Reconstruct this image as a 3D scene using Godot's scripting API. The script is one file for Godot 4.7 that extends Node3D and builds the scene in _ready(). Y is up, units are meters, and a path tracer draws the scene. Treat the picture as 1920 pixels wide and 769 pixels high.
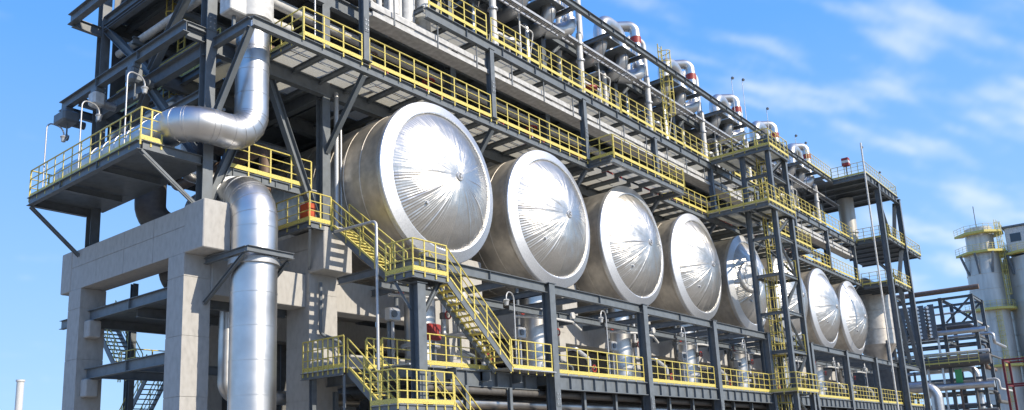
extends Node3D
# World: x runs along the row of drums, z towards the viewer, y up, metres; y = 0 is the eye height and the ground lies at GY.
const GY := -1.7
const ORD := ["first", "second", "third", "fourth", "fifth", "sixth", "seventh", "eighth", "ninth", "tenth", "eleventh"]
const ZL := -20.0      # front row of low columns
const ZU := -22.6      # front edge of the walkways
const ZM := -24.9      # main column line
const ZB := -33.4      # rear column line
const XE := 15.4       # open end of the steelwork
const YM := 15.45      # middle walkway floor
const YU := 19.55      # upper walkway floor
const YR := 24.6       # roof steel
const YLOW := 3.4      # lower walkway floor
const YV := 7.15       # beam below the drums
var M := {}
var memo := {}
var used := {}
var rng := RandomNumberGenerator.new()
var noise := FastNoiseLite.new()

# ------------------------------------------------------------------ naming
func numbered(called: String) -> String:
	var n: int = used.get(called, 0)
	used[called] = n + 1
	return called if n == 0 else "%s_%03d" % [called, n]

func tag(o: Node, label: String, category: String, group := "", kind := "") -> void:
	if label != "": o.set_meta("label", label)
	if category != "": o.set_meta("category", category)
	if group != "": o.set_meta("group", group)
	if kind != "": o.set_meta("kind", kind)

func thing(called: String, label: String, category: String, at := Vector3.ZERO, group := "") -> Node3D:
	var o := Node3D.new()
	o.name = numbered(called)
	add_child(o)
	o.position = at
	tag(o, label, category, group)
	return o

func part(parent: Node3D, called: String, mesh: Mesh, m: Material, xf := Transform3D()) -> MeshInstance3D:
	var o := MeshInstance3D.new()
	o.name = called if parent != self else numbered(called)
	o.mesh = mesh
	o.material_override = m
	o.transform = xf
	parent.add_child(o, true)
	return o

func copy_of(o: Node3D, at: Vector3, label := "") -> Node3D:
	var c: Node3D = o.duplicate()
	c.name = numbered(String(o.name))
	add_child(c)
	c.position = at
	if label != "": c.set_meta("label", label)
	return c

# ------------------------------------------------------------------ meshes
func key3(a: String, v: Array) -> String:
	var s := a
	for x in v: s += "_%.3f" % x
	return s

func quad(st: SurfaceTool, a: Vector3, b: Vector3, c: Vector3, d: Vector3) -> void:
	for p in [a, b, c, a, c, d]: st.add_vertex(p)

func add_box(st: SurfaceTool, lo: Vector3, hi: Vector3) -> void:
	var p := []
	for i in 8: p.append(Vector3(hi.x if i & 1 else lo.x, hi.y if i & 2 else lo.y, hi.z if i & 4 else lo.z))
	quad(st, p[4], p[6], p[7], p[5]); quad(st, p[1], p[3], p[2], p[0])
	quad(st, p[0], p[2], p[6], p[4]); quad(st, p[5], p[7], p[3], p[1])
	quad(st, p[2], p[3], p[7], p[6]); quad(st, p[0], p[4], p[5], p[1])

func start() -> SurfaceTool:
	var st := SurfaceTool.new()
	st.begin(Mesh.PRIMITIVE_TRIANGLES)
	st.set_smooth_group(-1)
	return st

func done(st: SurfaceTool) -> ArrayMesh:
	st.generate_normals()
	return st.commit()

func box_mesh(lo: Vector3, hi: Vector3) -> ArrayMesh:
	var k := key3("box", [lo.x, lo.y, lo.z, hi.x, hi.y, hi.z])
	if not memo.has(k):
		var st := start()
		add_box(st, lo, hi)
		memo[k] = done(st)
	return memo[k]

# bevelled box centred on the origin
func bev_mesh(s: Vector3, b: float) -> ArrayMesh:
	var k := key3("bev", [s.x, s.y, s.z, b])
	if memo.has(k): return memo[k]
	var st := start()
	var h := s / 2.0
	var ring := func(y: float, inset: float) -> Array:
		var x := h.x - inset
		var z := h.z - inset
		return [Vector3(x, y, z - b), Vector3(x - b, y, z), Vector3(-x + b, y, z), Vector3(-x, y, z - b), Vector3(-x, y, -z + b), Vector3(-x + b, y, -z), Vector3(x - b, y, -z), Vector3(x, y, -z + b)]
	var rings := [ring.call(-h.y, b), ring.call(-h.y + b, 0.0), ring.call(h.y - b, 0.0), ring.call(h.y, b)]
	for r in 3:
		for i in 8:
			var j := (i + 1) % 8
			quad(st, rings[r][i], rings[r][j], rings[r + 1][j], rings[r + 1][i])
	for i in range(1, 7):
		for p in [rings[3][0], rings[3][i], rings[3][i + 1], rings[0][0], rings[0][i + 1], rings[0][i]]: st.add_vertex(p)
	memo[k] = done(st)
	return memo[k]

# rolled I section along +x from 0 to l, web upright
func ibeam(l: float, h: float, w: float, stiff := 0.0) -> ArrayMesh:
	var k := key3("ib", [l, h, w, stiff])
	if memo.has(k): return memo[k]
	var st := start()
	var tf := maxf(0.018, h * 0.055)
	var tw := maxf(0.012, h * 0.04)
	add_box(st, Vector3(0, h / 2 - tf, -w / 2), Vector3(l, h / 2, w / 2))
	add_box(st, Vector3(0, -h / 2, -w / 2), Vector3(l, -h / 2 + tf, w / 2))
	add_box(st, Vector3(0, -h / 2 + tf, -tw / 2), Vector3(l, h / 2 - tf, tw / 2))
	if stiff > 0.0:
		var n := int(l / stiff)
		for i in range(1, n):
			var x := l * i / n
			add_box(st, Vector3(x - 0.008, -h / 2 + tf, -w / 2 + 0.01), Vector3(x + 0.008, h / 2 - tf, w / 2 - 0.01))
	memo[k] = done(st)
	return memo[k]

func tube(l: float, r: float, n := 8) -> ArrayMesh:
	var k := key3("tb", [l, r, n])
	if not memo.has(k): memo[k] = sweep([Vector3.ZERO, Vector3(l, 0, 0)], r, n)
	return memo[k]

func frame(p: Vector3, q: Vector3, up := Vector3.UP) -> Transform3D:
	var x := (q - p).normalized()
	if absf(x.dot(up)) > 0.98: up = Vector3.FORWARD if absf(x.z) < 0.9 else Vector3.RIGHT
	var z := x.cross(up).normalized()
	return Transform3D(Basis(x, z.cross(x), z), p)

func beam(parent: Node3D, called: String, p: Vector3, q: Vector3, h: float, w: float, m: Material, stiff := 0.0, up := Vector3.UP) -> MeshInstance3D:
	return part(parent, called, ibeam(p.distance_to(q), h, w, stiff), m, frame(p, q, up))

func bar(parent: Node3D, called: String, p: Vector3, q: Vector3, r: float, m: Material, n := 6) -> MeshInstance3D:
	return part(parent, called, tube(p.distance_to(q), r, n), m, frame(p, q))

func strut(parent: Node3D, called: String, p: Vector3, q: Vector3, h: float, w: float, m: Material) -> MeshInstance3D:
	var l := p.distance_to(q)
	return part(parent, called, box_mesh(Vector3(0, -h / 2, -w / 2), Vector3(l, h / 2, w / 2)), m, frame(p, q))

func route(pts: Array, rb: float) -> Array:
	var out := [pts[0]]
	for i in range(1, pts.size() - 1):
		var p: Vector3 = pts[i]
		var a: Vector3 = (pts[i - 1] - p)
		var b: Vector3 = (pts[i + 1] - p)
		var turn := PI - a.angle_to(b)
		if turn < 0.02:
			continue
		var r := minf(rb, minf(a.length(), b.length()) * 0.98 / tan(turn / 2))
		var d := r * tan(turn / 2)
		a = a.normalized(); b = b.normalized()
		var c := p + (a + b).normalized() * (r / cos(turn / 2))
		var v := p + a * d - c
		var ax := v.cross(p + b * d - c).normalized()
		var n := maxi(3, int(turn / 0.16))
		for j in n + 1: out.append(c + v.rotated(ax, turn * j / n))
	out.append(pts[-1])
	return out

func sweep(path: Array, r: float, n := 20, wob := 0.0) -> ArrayMesh:
	var st := SurfaceTool.new()
	st.begin(Mesh.PRIMITIVE_TRIANGLES)
	st.set_smooth_group(0)
	var rings := []
	var u := Vector3.ZERO
	for i in path.size():
		var t: Vector3 = (path[mini(i + 1, path.size() - 1)] - path[maxi(i - 1, 0)]).normalized()
		if u == Vector3.ZERO:
			u = t.cross(Vector3.UP if absf(t.y) < 0.9 else Vector3.RIGHT).normalized()
		u = (u - t * u.dot(t)).normalized()
		var w := t.cross(u)
		var ring := []
		for j in n:
			var a := TAU * j / n
			var rr := r + (wob * noise.get_noise_3d(path[i].x * 9.0 + cos(a) * 20, path[i].y * 9.0 + sin(a) * 20, path[i].z * 9.0) if wob > 0.0 else 0.0)
			ring.append(path[i] + (u * cos(a) + w * sin(a)) * rr)
		rings.append(ring)
	for i in rings.size() - 1:
		for j in n:
			var k := (j + 1) % n
			quad(st, rings[i][j], rings[i + 1][j], rings[i + 1][k], rings[i][k])
	st.set_smooth_group(-1)
	for e in [0, rings.size() - 1]:
		for j in range(1, n - 1):
			if e == 0:
				for p in [rings[e][0], rings[e][j], rings[e][j + 1]]: st.add_vertex(p)
			else:
				for p in [rings[e][0], rings[e][j + 1], rings[e][j]]: st.add_vertex(p)
	return done(st)

# turned shape about the z axis; prof holds (radius, z)
func lathe(prof: Array, n := 48, smooth := true) -> ArrayMesh:
	var st := SurfaceTool.new()
	st.begin(Mesh.PRIMITIVE_TRIANGLES)
	for i in prof.size() - 1:
		st.set_smooth_group(i if not smooth else 0)
		for j in n:
			var a := TAU * j / n
			var b := TAU * (j + 1) / n
			var p: Vector2 = prof[i]
			var q: Vector2 = prof[i + 1]
			quad(st, Vector3(cos(a) * p.x, sin(a) * p.x, p.y), Vector3(cos(a) * q.x, sin(a) * q.x, q.y), Vector3(cos(b) * q.x, sin(b) * q.x, q.y), Vector3(cos(b) * p.x, sin(b) * p.x, p.y))
	return done(st)

# ------------------------------------------------------------------ materials
func noise_tex(freq: float, lo: float, hi: float, size := 512, oct := 4, seed_ := 1, stops := []) -> NoiseTexture2D:
	var f := FastNoiseLite.new()
	f.noise_type = FastNoiseLite.TYPE_SIMPLEX_SMOOTH
	f.seed = seed_
	f.frequency = freq
	f.fractal_octaves = oct
	var t := NoiseTexture2D.new()
	t.width = size; t.height = size
	t.seamless = true
	t.noise = f
	var g := Gradient.new()
	g.set_color(0, Color(lo, lo, lo)); g.set_color(1, Color(hi, hi, hi))
	for s in stops: g.add_point(s[0], s[1])
	t.color_ramp = g
	return t

func mat(called: String, c: Color, rough: float, metal := 0.0, tex: Texture2D = null, scale := 1.0, rtex: Texture2D = null, bump: Texture2D = null, bscale := 0.5) -> StandardMaterial3D:
	var m := StandardMaterial3D.new()
	m.resource_name = called
	m.albedo_color = c.linear_to_srgb()
	m.roughness = rough
	m.metallic = metal
	if tex or rtex or bump:
		m.uv1_triplanar = true
		m.uv1_world_triplanar = true
		m.uv1_scale = Vector3.ONE * scale
		if tex: m.albedo_texture = tex
		if rtex:
			m.roughness_texture = rtex
			m.roughness_texture_channel = BaseMaterial3D.TEXTURE_CHANNEL_RED
		if bump:
			m.heightmap_enabled = true
			m.heightmap_texture = bump
			m.heightmap_scale = bscale
	M[called] = m
	return m

func materials() -> void:
	var dirt := noise_tex(0.012, 0.80, 1.0, 512, 5, 3)
	var fine := noise_tex(0.05, 0.86, 1.0, 512, 4, 5)
	var rgh := noise_tex(0.03, 0.85, 1.0, 512, 4, 8)
	var paint := noise_tex(0.006, 0.84, 1.0, 1024, 5, 17, [[0.4, Color(0.94, 0.93, 0.91)]])
	var flake := noise_tex(0.035, 0.45, 1.0, 1024, 6, 29, [[0.22, Color(0.62, 0.50, 0.42)], [0.34, Color(0.92, 0.91, 0.88)]])
	var stain := noise_tex(0.012, 0.89, 1.0, 1024, 6, 11, [[0.35, Color(0.95, 0.945, 0.94)]])
	# one paint for all the structural steel
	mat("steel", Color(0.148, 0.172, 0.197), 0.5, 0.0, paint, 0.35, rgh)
	mat("yellow", Color(0.68, 0.595, 0.165), 0.5, 0.0, flake, 0.5)
	var cm := mat("concrete", Color(0.44, 0.435, 0.418), 0.9, 0.0, stain, 0.3, null, fine, 0.2)
	cm.uv1_scale = Vector3(0.34, 0.16, 0.34)
	mat("clad", Color(0.76, 0.755, 0.745), 0.43, 1.0, dirt, 0.12, rgh, dirt, 0.25)
	mat("foil", Color(0.74, 0.725, 0.69), 0.38, 1.0, fine, 0.5, rgh)
	mat("ring", Color(0.86, 0.87, 0.88), 0.5, 1.0, fine, 0.4, rgh, dirt, 0.5)
	mat("shell", Color(0.80, 0.745, 0.665), 0.58, 1.0, dirt, 0.3, rgh, dirt, 0.3)
	mat("galv", Color(0.55, 0.56, 0.57), 0.5, 0.6, fine, 0.7, rgh)
	mat("white", Color(0.70, 0.70, 0.68), 0.45, 0.0, dirt, 0.5)
	mat("red", Color(0.36, 0.035, 0.028), 0.5, 0.0, dirt, 0.6)
	mat("orange", Color(0.55, 0.085, 0.025), 0.5, 0.0, dirt, 0.6)
	mat("darkred", Color(0.22, 0.025, 0.03), 0.5, 0.0, dirt, 0.6)
	mat("pipe_dark", Color(0.15, 0.145, 0.14), 0.55, 0.2, dirt, 0.5)
	mat("pipe_brown", Color(0.20, 0.135, 0.10), 0.6, 0.1, dirt, 0.5)
	mat("tower", Color(0.66, 0.645, 0.60), 0.45, 0.4, dirt, 0.08, rgh).uv1_scale = Vector3(0.2, 0.02, 0.2)
	mat("tray", Color(0.55, 0.555, 0.55), 0.6, 0.0, dirt, 0.4)
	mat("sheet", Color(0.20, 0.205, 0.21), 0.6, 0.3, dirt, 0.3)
	mat("glass", Color(0.05, 0.07, 0.09), 0.1, 0.0)
	mat("green", Color(0.08, 0.35, 0.12), 0.6)
	mat("lamp", Color(0.45, 0.46, 0.46), 0.3, 0.2)
	mat("ground", Color(0.43, 0.385, 0.31), 0.95, 0.0, noise_tex(0.01, 0.7, 1.0, 1024, 6, 21), 0.06)
	var g := mat("grating", Color(0.74, 0.74, 0.72), 0.6, 0.0, fine, 0.5)
	g.backlight_enabled = true
	g.backlight = Color(1.0, 1.0, 0.97)

# ------------------------------------------------------------------ sky, sun, camera
func world() -> void:
	var cam := Camera3D.new()
	cam.name = "camera"
	cam.projection = Camera3D.PROJECTION_FRUSTUM
	cam.near = 0.1
	cam.far = 4000.0
	var f := 1566.17
	cam.size = 0.1 * 769.0 / f
	cam.frustum_offset = Vector2(75.12, 146.02) * 0.1 / f
	var ya := deg_to_rad(49.88895)
	var pi_ := deg_to_rad(11.89428)
	var ro := deg_to_rad(-2.23152)
	var fw := Vector3(sin(ya) * cos(pi_), sin(pi_), -cos(ya) * cos(pi_))
	var ri := Vector3(cos(ya), 0, sin(ya))
	var up := ri.cross(fw)
	cam.transform = Transform3D(Basis(ri * cos(ro) + up * sin(ro), up * cos(ro) - ri * sin(ro), -fw), Vector3.ZERO)
	add_child(cam)
	var sun := DirectionalLight3D.new()
	sun.name = "sun"
	sun.light_color = Color(1.0, 0.95, 0.87)
	sun.light_energy = 1.5
	sun.light_angular_distance = 0.5
	sun.shadow_enabled = true
	var az := deg_to_rad(9.0)
	var el := deg_to_rad(33.0)
	var to := Vector3(sin(az) * cos(el), sin(el), cos(az) * cos(el))
	sun.transform = Transform3D(Basis.looking_at(-to, Vector3.UP), Vector3.ZERO)
	add_child(sun)
	var e := Environment.new()
	e.background_mode = Environment.BG_SKY
	e.tonemap_mode = Environment.TONE_MAPPER_LINEAR
	e.tonemap_exposure = 1.25
	e.sdfgi_enabled = true
	e.ssao_enabled = true
	e.ssil_enabled = true
	var w := 1536
	var h := 768
	var im := Image.create(w, h, false, Image.FORMAT_RGBF)
	var n1 := FastNoiseLite.new()
	n1.seed = 7; n1.frequency = 1.0; n1.fractal_octaves = 6; n1.fractal_gain = 0.55
	var n2 := FastNoiseLite.new()
	n2.seed = 465; n2.frequency = 1.0; n2.fractal_octaves = 2
	for y in h:
		var v := (y + 0.5) / h
		var elev := (0.5 - v) * PI
		var s := maxf(sin(elev), 0.0)
		var base := Color(0.46, 0.70, 0.95).lerp(Color(0.125, 0.36, 0.86), clampf(pow(s / 0.46, 0.75), 0, 1))
		base = base.lerp(Color(0.05, 0.17, 0.55), clampf((s - 0.46) / 0.54, 0, 1))
		for x in w:
			var c := base
			if elev > 0.0:
				var a := (x + 0.5) / w * TAU
				var d := Vector3(sin(a) * cos(elev), s, -cos(a) * cos(elev))
				var q := d / (s + 0.22)
				# streaks drawn out along one wind direction
				var p := Vector2(q.x * 0.55 + q.z * 0.35, q.z * 1.9 - q.x * 1.1)
				var wisp := n1.get_noise_2d(p.x * 4.6 + 3.0, p.y * 4.2) * 0.5 + 0.5
				var cover := n2.get_noise_2d(q.x * 0.16, q.z * 0.16)
				var k := smoothstep(0.48, 1.06, wisp + cover * 0.36) * 0.58 * smoothstep(0.0, 0.12, s)
				c = c.lerp(Color(0.86, 0.90, 0.97), k)
			im.set_pixel(x, y, c)
	var ps := PanoramaSkyMaterial.new()
	ps.panorama = ImageTexture.create_from_image(im)
	var sky := Sky.new()
	sky.sky_material = ps
	e.sky = sky
	var we := WorldEnvironment.new()
	we.name = "environment"
	we.environment = e
	add_child(we)

# ------------------------------------------------------------------ handrails, decks, stairs
# the top rail is the part; posts, lower rails and toe plate are its sub-parts. p and q lie on the floor line.
func rail(parent: Node3D, p: Vector3, q: Vector3, gap := 0.9, toe := true, hgt := 1.12) -> void:
	var up := Vector3(0, hgt, 0)
	var l := p.distance_to(q)
	var top := bar(parent, "handrail", p + up, q + up, 0.028, M.yellow)
	var inv := top.transform.affine_inverse()
	for f in [0.68, 0.36]:
		var b := part(top, "mid_rail", tube(l, 0.021, 5), M.yellow, Transform3D(Basis(), inv.basis * Vector3(0, hgt * (f - 1.0), 0)))
	var n := maxi(1, int(round(l / gap)))
	var pm := box_mesh(Vector3(-0.03, -hgt - 0.2, -0.012), Vector3(0.03, 0.0, 0.012))
	var along := (q - p); along.y = 0
	if along.length() < 0.01: along = Vector3.RIGHT
	along = along.normalized()
	var pb := Basis(along, Vector3.UP, along.cross(Vector3.UP))
	for i in n + 1:
		var at := p.lerp(q, float(i) / n) + up
		var x := Transform3D(pb, at)
		part(top, "post", pm, M.yellow, inv * x)
	if toe:
		part(top, "toe_plate", box_mesh(Vector3(0, 0.0, -0.008), Vector3(l, 0.16, 0.008)), M.yellow, Transform3D(Basis(), inv.basis * Vector3(0, -hgt - 0.01, 0.0) + Vector3(0, 0, 0.02)))

# grating panels on bearers; x0..x1 by z0..z1 (z0 the nearer), under-side visible
func deck(parent: Node3D, x0: float, x1: float, z0: float, z1: float, y: float, step: float, nz: int, bearer := 0.22, plate := false) -> void:  # plate: dark steel panels, interior shade put into the colour
	var n := maxi(1, int(round((x1 - x0) / step)))
	var sx := (x1 - x0) / n
	for i in n + 1:
		beam(parent, "bearer", Vector3(x0 + sx * i, y - 0.06 - bearer / 2, z0), Vector3(x0 + sx * i, y - 0.06 - bearer / 2, z1), bearer, 0.13, M.steel)
	var dz := (z1 - z0) / nz
	var pm: ArrayMesh = box_mesh(Vector3(0.03, -0.04, dz + 0.025), Vector3(sx - 0.03, 0.0, -0.025))
	if not plate:
		var st := start()
		quad(st, Vector3(0.03, -0.02, -0.025), Vector3(0.03, -0.02, dz + 0.025), Vector3(sx - 0.03, -0.02, dz + 0.025), Vector3(sx - 0.03, -0.02, -0.025))
		pm = done(st)
	for i in n:
		for j in nz:
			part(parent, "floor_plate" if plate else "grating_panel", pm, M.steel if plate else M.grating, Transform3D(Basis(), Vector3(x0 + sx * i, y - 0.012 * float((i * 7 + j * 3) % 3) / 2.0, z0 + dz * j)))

# flight from its upper landing edge p down to q (both at floor height, on its centre line)
func flight(label: String, p: Vector3, q: Vector3, width: float) -> Node3D:
	var t := thing("stair_flight", label, "stairs", Vector3.ZERO, "yellow steel stair flights")
	var along := q - p
	var run := Vector3(along.x, 0, along.z)
	var side := run.normalized().cross(Vector3.UP) * (width / 2)
	for s in [-1.0, 1.0]:
		var o: Vector3 = side * s
		var d := Vector3(0, -0.12, 0)
		var sb := strut(t, "stringer", p + o + d, q + o + d, 0.26, 0.035, M.steel)
		part(sb, "flange", box_mesh(Vector3(0, 0.10, -0.045), Vector3(p.distance_to(q), 0.16, 0.045)), M.yellow)
		rail(t, p + o * 1.03, q + o * 1.03, 1.0, false, 1.05)
	var n := int(round(absf(along.y) / 0.2))
	var tm := box_mesh(Vector3(-0.13, -0.035, -width / 2 + 0.03), Vector3(0.13, 0.0, width / 2 - 0.03))
	var bs := Basis(run.normalized(), Vector3.UP, run.normalized().cross(Vector3.UP))
	for i in range(1, n):
		part(t, "tread", tm, M.yellow, Transform3D(bs, p + along * (float(i) / n)))
	return t

func column(parent: Node3D, called: String, x: float, z: float, y0: float, y1: float, h: float, w: float, m: Material) -> MeshInstance3D:
	return part(parent, called, ibeam(y1 - y0, h, w), m, Transform3D(Basis(Vector3.UP, Vector3(0, 0, 1), Vector3.RIGHT), Vector3(x, y0, z)))

func steel_column(label: String, x: float, z: float, y0: float, y1: float, h: float, group: String) -> Node3D:
	var t := thing("steel_stanchion", label, "column", Vector3(x, y0, z), group)
	column(t, "shaft", 0, 0, 0.03, y1 - y0, h, h * 0.95, M.steel)
	for y in [(y1 - y0) * 0.45]:
		part(t, "splice_plate", box_mesh(Vector3(-h * 0.36, y - 0.3, h / 2), Vector3(h * 0.36, y + 0.3, h / 2 + 0.02)), M.steel)
		for b in 6: part(t, "bolt", box_mesh(Vector3(-0.025, -0.025, 0), Vector3(0.025, 0.025, 0.025)), M.galv, Transform3D(Basis(), Vector3(h * (0.2 if b % 2 else -0.2), y - 0.2 + 0.2 * (b / 2), h / 2 + 0.02)))
	part(t, "cap_plate", box_mesh(Vector3(-h * 0.62, y1 - y0, -h * 0.62), Vector3(h * 0.62, y1 - y0 + 0.025, h * 0.62)), M.steel)
	part(t, "base_plate", box_mesh(Vector3(-h * 0.75, 0, -h * 0.75), Vector3(h * 0.75, 0.03, h * 0.75)), M.steel)
	return t

# ------------------------------------------------------------------ concrete
func concrete_frame(i: int, x: float, w: float) -> void:
	var names := ["bare concrete portal frame at the open end beside the tall silver riser",
		"concrete portal frame behind the upper stair flight, below the first silver drum"]
	var label: String = names[i] if i < 2 else "concrete portal frame between %s and %s silver drum from the stairs" % [ORD[i - 2], ORD[i - 1]]
	if i == 9: label = "concrete portal frame past the last silver drum"
	var t := thing("concrete_portal", label, "concrete frame", Vector3(x, GY, -29.6), "concrete portal frames under the drums")
	var zf := -25.35 if i == 0 else -25.1
	for s in [0, 1]:
		var za := (zf if s == 0 else -33.0) + 29.6
		var zb := za - w
		var st := start()
		var y := 0.0
		var top := 7.3 - GY
		while y < top:
			var y2 := minf(y + 2.05, top)
			var o := rng.randf_range(0.0, 0.006)
			add_box(st, Vector3(-w / 2 + o, y, zb + o), Vector3(w / 2 - o, y2 - 0.022, za - o))
			add_box(st, Vector3(-w / 2 + 0.02, y2 - 0.022, zb + 0.02), Vector3(w / 2 - 0.02, y2, za - 0.02))
			y = y2
		part(t, "column", done(st), M.concrete)
	# cross beam in two lifts with a cold joint, ends standing proud of the columns
	var h := 8.95 - 7.3
	var y0 := 7.3 - GY
	var st2 := start()
	var bz0 := -33.95 + 29.6
	var bz1 := zf + 29.6
	add_box(st2, Vector3(-w / 2 + 0.035, y0 + 0.002, bz0), Vector3(w / 2 - 0.035, y0 + h - 0.01, bz1))
	for row in [[0.0, 0.58], [0.58, 1.0]]:
		for k in 4:
			var ga := lerpf(bz0, bz1, k / 4.0)
			var gb := lerpf(bz0, bz1, (k + 1) / 4.0)
			var o := rng.randf_range(0.0, 0.006)
			add_box(st2, Vector3(-w / 2 + 0.01 + o, y0 + 0.004 + h * row[0], ga + 0.009), Vector3(w / 2 - 0.01 - o, y0 + h * row[1] - 0.016, gb - 0.009))
	part(t, "cross_beam", done(st2), M.concrete)
	for e in [[zf - 0.05, -24.2], [-34.85, -33.95]]:
		var zc: float = (e[0] + e[1]) / 2 + 29.6
		part(t, "beam_end", bev_mesh(Vector3(w + 0.02, h + 0.06, absf(e[1] - e[0])), 0.03), M.concrete, Transform3D(Basis(), Vector3(0, y0 + h / 2 + 0.01, zc)))

# ------------------------------------------------------------------ drums
func head_mesh(seed_: int, rad: float, depth: float) -> ArrayMesh:
	var nr := 26
	var na := 288
	var rs := (rad * rad + depth * depth) / (2 * depth)
	var nz := FastNoiseLite.new()
	nz.seed = seed_; nz.frequency = 1.0; nz.fractal_octaves = 2
	var pts := []
	for i in nr + 1:
		var r := 0.06 + (rad - 0.06) * float(i) / nr
		var row := []
		for j in na:
			var a := TAU * j / na
			var z := sqrt(rs * rs - r * r) - (rs - depth)
			var k := smoothstep(0.1, 1.3, r)
			# crimped gores of thin sheet: fine pleats, a lapped seam at each gore, and crumpling drawn out radially
			z += 0.0044 * r * (1.0 + 0.9 * nz.get_noise_2d(float(j / 2) * 7.3, 3.0 + r * 0.35)) * (1.0 if j % 2 == 0 else 0.0)
			z += (0.012 if j % 24 < 2 else 0.0) * k
			z += 0.006 * k * nz.get_noise_3d(cos(a) * 11.0, sin(a) * 11.0, r * 0.8)
			z += 0.003 * k * nz.get_noise_3d(cos(a) * 32.0, sin(a) * 32.0, 5.0 + r * 1.6)
			z += 0.016 * nz.get_noise_3d(cos(a) * r * 1.2, sin(a) * r * 1.2, 20.0)
			row.append(Vector3(cos(a) * r, sin(a) * r, z))
		pts.append(row)
	var st := SurfaceTool.new()
	st.begin(Mesh.PRIMITIVE_TRIANGLES)
	st.set_smooth_group(-1)
	for i in nr:
		for j in na:
			var k := (j + 1) % na
			quad(st, pts[i + 1][j], pts[i][j], pts[i][k], pts[i + 1][k])
	return done(st)

func drum(i: int, x: float) -> void:
	var t := thing("silver_drum", "", "drum", Vector3(x, 11.35, -22.4), "row of horizontal silver drums")
	var far := ["from the stairs" , "from the stairs", "from the stairs", "from the stairs", "from the stairs, oval manway on its head", "from the stairs, behind the ladder tower", "from the stairs", "from the stairs, last of its row"]
	t.set_meta("label", "%s huge horizontal drum %s" % [ORD[i], far[i]])
	t.rotation.z = rng.randf_range(0, 0.2) if i > 0 else 0.0
	if not memo.has("shell"):
		var prof := []
		prof.append(Vector2(0.1, -14.0)); prof.append(Vector2(3.3, -13.9))
		for k in 15:
			var z := -13.9 + k * 0.97
			prof.append(Vector2(3.32, z)); prof.append(Vector2(3.32, z + 0.90)); prof.append(Vector2(3.335, z + 0.91)); prof.append(Vector2(3.335, z + 0.96))
		prof[-1] = Vector2(3.335, -0.03); prof[-2] = Vector2(3.335, -0.04); prof[-3] = Vector2(3.32, -0.05)
		memo.shell = lathe(prof, 72, false)
		memo.rim = lathe([Vector2(3.36, -0.16), Vector2(3.46, -0.15), Vector2(3.47, 0.02), Vector2(3.44, 0.07), Vector2(2.99, 0.25), Vector2(2.95, 0.24), Vector2(2.94, 0.14)], 96, false)
		memo.noz = lathe([Vector2(0.24, -0.1), Vector2(0.24, 0.05), Vector2(0.20, 0.10), Vector2(0.15, 0.10), Vector2(0.13, 0.04), Vector2(0.09, 0.04), Vector2(0.08, 0.16), Vector2(0.0, 0.17)], 20, false)
	part(t, "shell", memo.shell, M.shell)
	part(t, "rim", memo.rim, M.ring)
	var hd := part(t, "dished_head", head_mesh(30 + i, 2.95, 0.98), M.foil, Transform3D(Basis(), Vector3(0, 0, 0.14)))
	part(hd, "nozzle", memo.noz, M.galv, Transform3D(Basis().scaled(Vector3(0.8, 0.8, 0.7)), Vector3(0, 0, 0.97)))
	part(hd, "vent_stub", lathe([Vector2(0.07, -0.05), Vector2(0.07, 0.14), Vector2(0.0, 0.15)], 10, false), M.galv, Transform3D(Basis(), Vector3(-1.55, -1.35, 0.48)))
	if i == 4:
		var mw := part(hd, "manway", lathe([Vector2(1.05, -0.1), Vector2(1.05, 0.16), Vector2(0.95, 0.22), Vector2(0.80, 0.22), Vector2(0.78, 0.12), Vector2(0.62, 0.12), Vector2(0.6, 0.2), Vector2(0.0, 0.24)], 40, false), M.ring, Transform3D(Basis(), Vector3(-1.5, 0.3, 0.62)))
		mw.rotation.y = -0.32
	# outlet below
	var o := thing("outlet_nozzle", "fat silver outlet stub under the %s drum from the stairs" % ORD[i], "pipe", Vector3(x, YLOW, -23.75), "silver outlet stubs under the drums")
	if not memo.has("outlet"):
		memo.outlet = sweep([Vector3(0, 0.25, 0), Vector3(0, 5.2, 0)], 0.66, 28, 0.01)
	part(o, "stub", memo.outlet, M.clad)
	part(o, "flange", lathe([Vector2(0.68, -0.09), Vector2(0.82, -0.08), Vector2(0.82, 0.08), Vector2(0.68, 0.09)], 28, false), M.galv, Transform3D(Basis(Vector3.RIGHT, PI / 2), Vector3(0, 1.2, 0)))
	part(o, "valve_body", bev_mesh(Vector3(0.5, 1.2, 0.5), 0.05), M.pipe_dark, Transform3D(Basis(), Vector3(0, 0.6, 0)))

# ------------------------------------------------------------------ pipes
func pipe(called: String, label: String, pts: Array, r: float, rb: float, m: Material, bands := 0.0, group := "", n := 28) -> Node3D:
	var t := thing(called, label, "pipe", Vector3.ZERO, group)
	var path := route(pts, rb)
	part(t, "run", sweep(path, r, n, r * 0.012 if r > 0.5 else 0.0), m)
	if bands > 0.0:
		var left := bands * 0.5
		for i in path.size() - 1:
			var a: Vector3 = path[i]
			var b: Vector3 = path[i + 1]
			var l := a.distance_to(b)
			while left < l:
				var p := a.lerp(b, left / l)
				var d := (b - a).normalized() * 0.022
				part(t, "band", sweep([p - d, p + d], r + 0.012, n), m)
				left += bands
			left -= l
		if r > 0.5:
			for i in range(2, path.size() - 2, 2):
				var t0: Vector3 = (path[i] - path[i - 1]).normalized()
				var t1: Vector3 = (path[i + 1] - path[i]).normalized()
				if t0.angle_to(t1) < 0.08: continue
				var d2 := (t0 + t1).normalized() * 0.014
				part(t, "gore_seam", sweep([path[i] - d2, path[i] + d2], r + 0.014, n), m)
	return t

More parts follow.
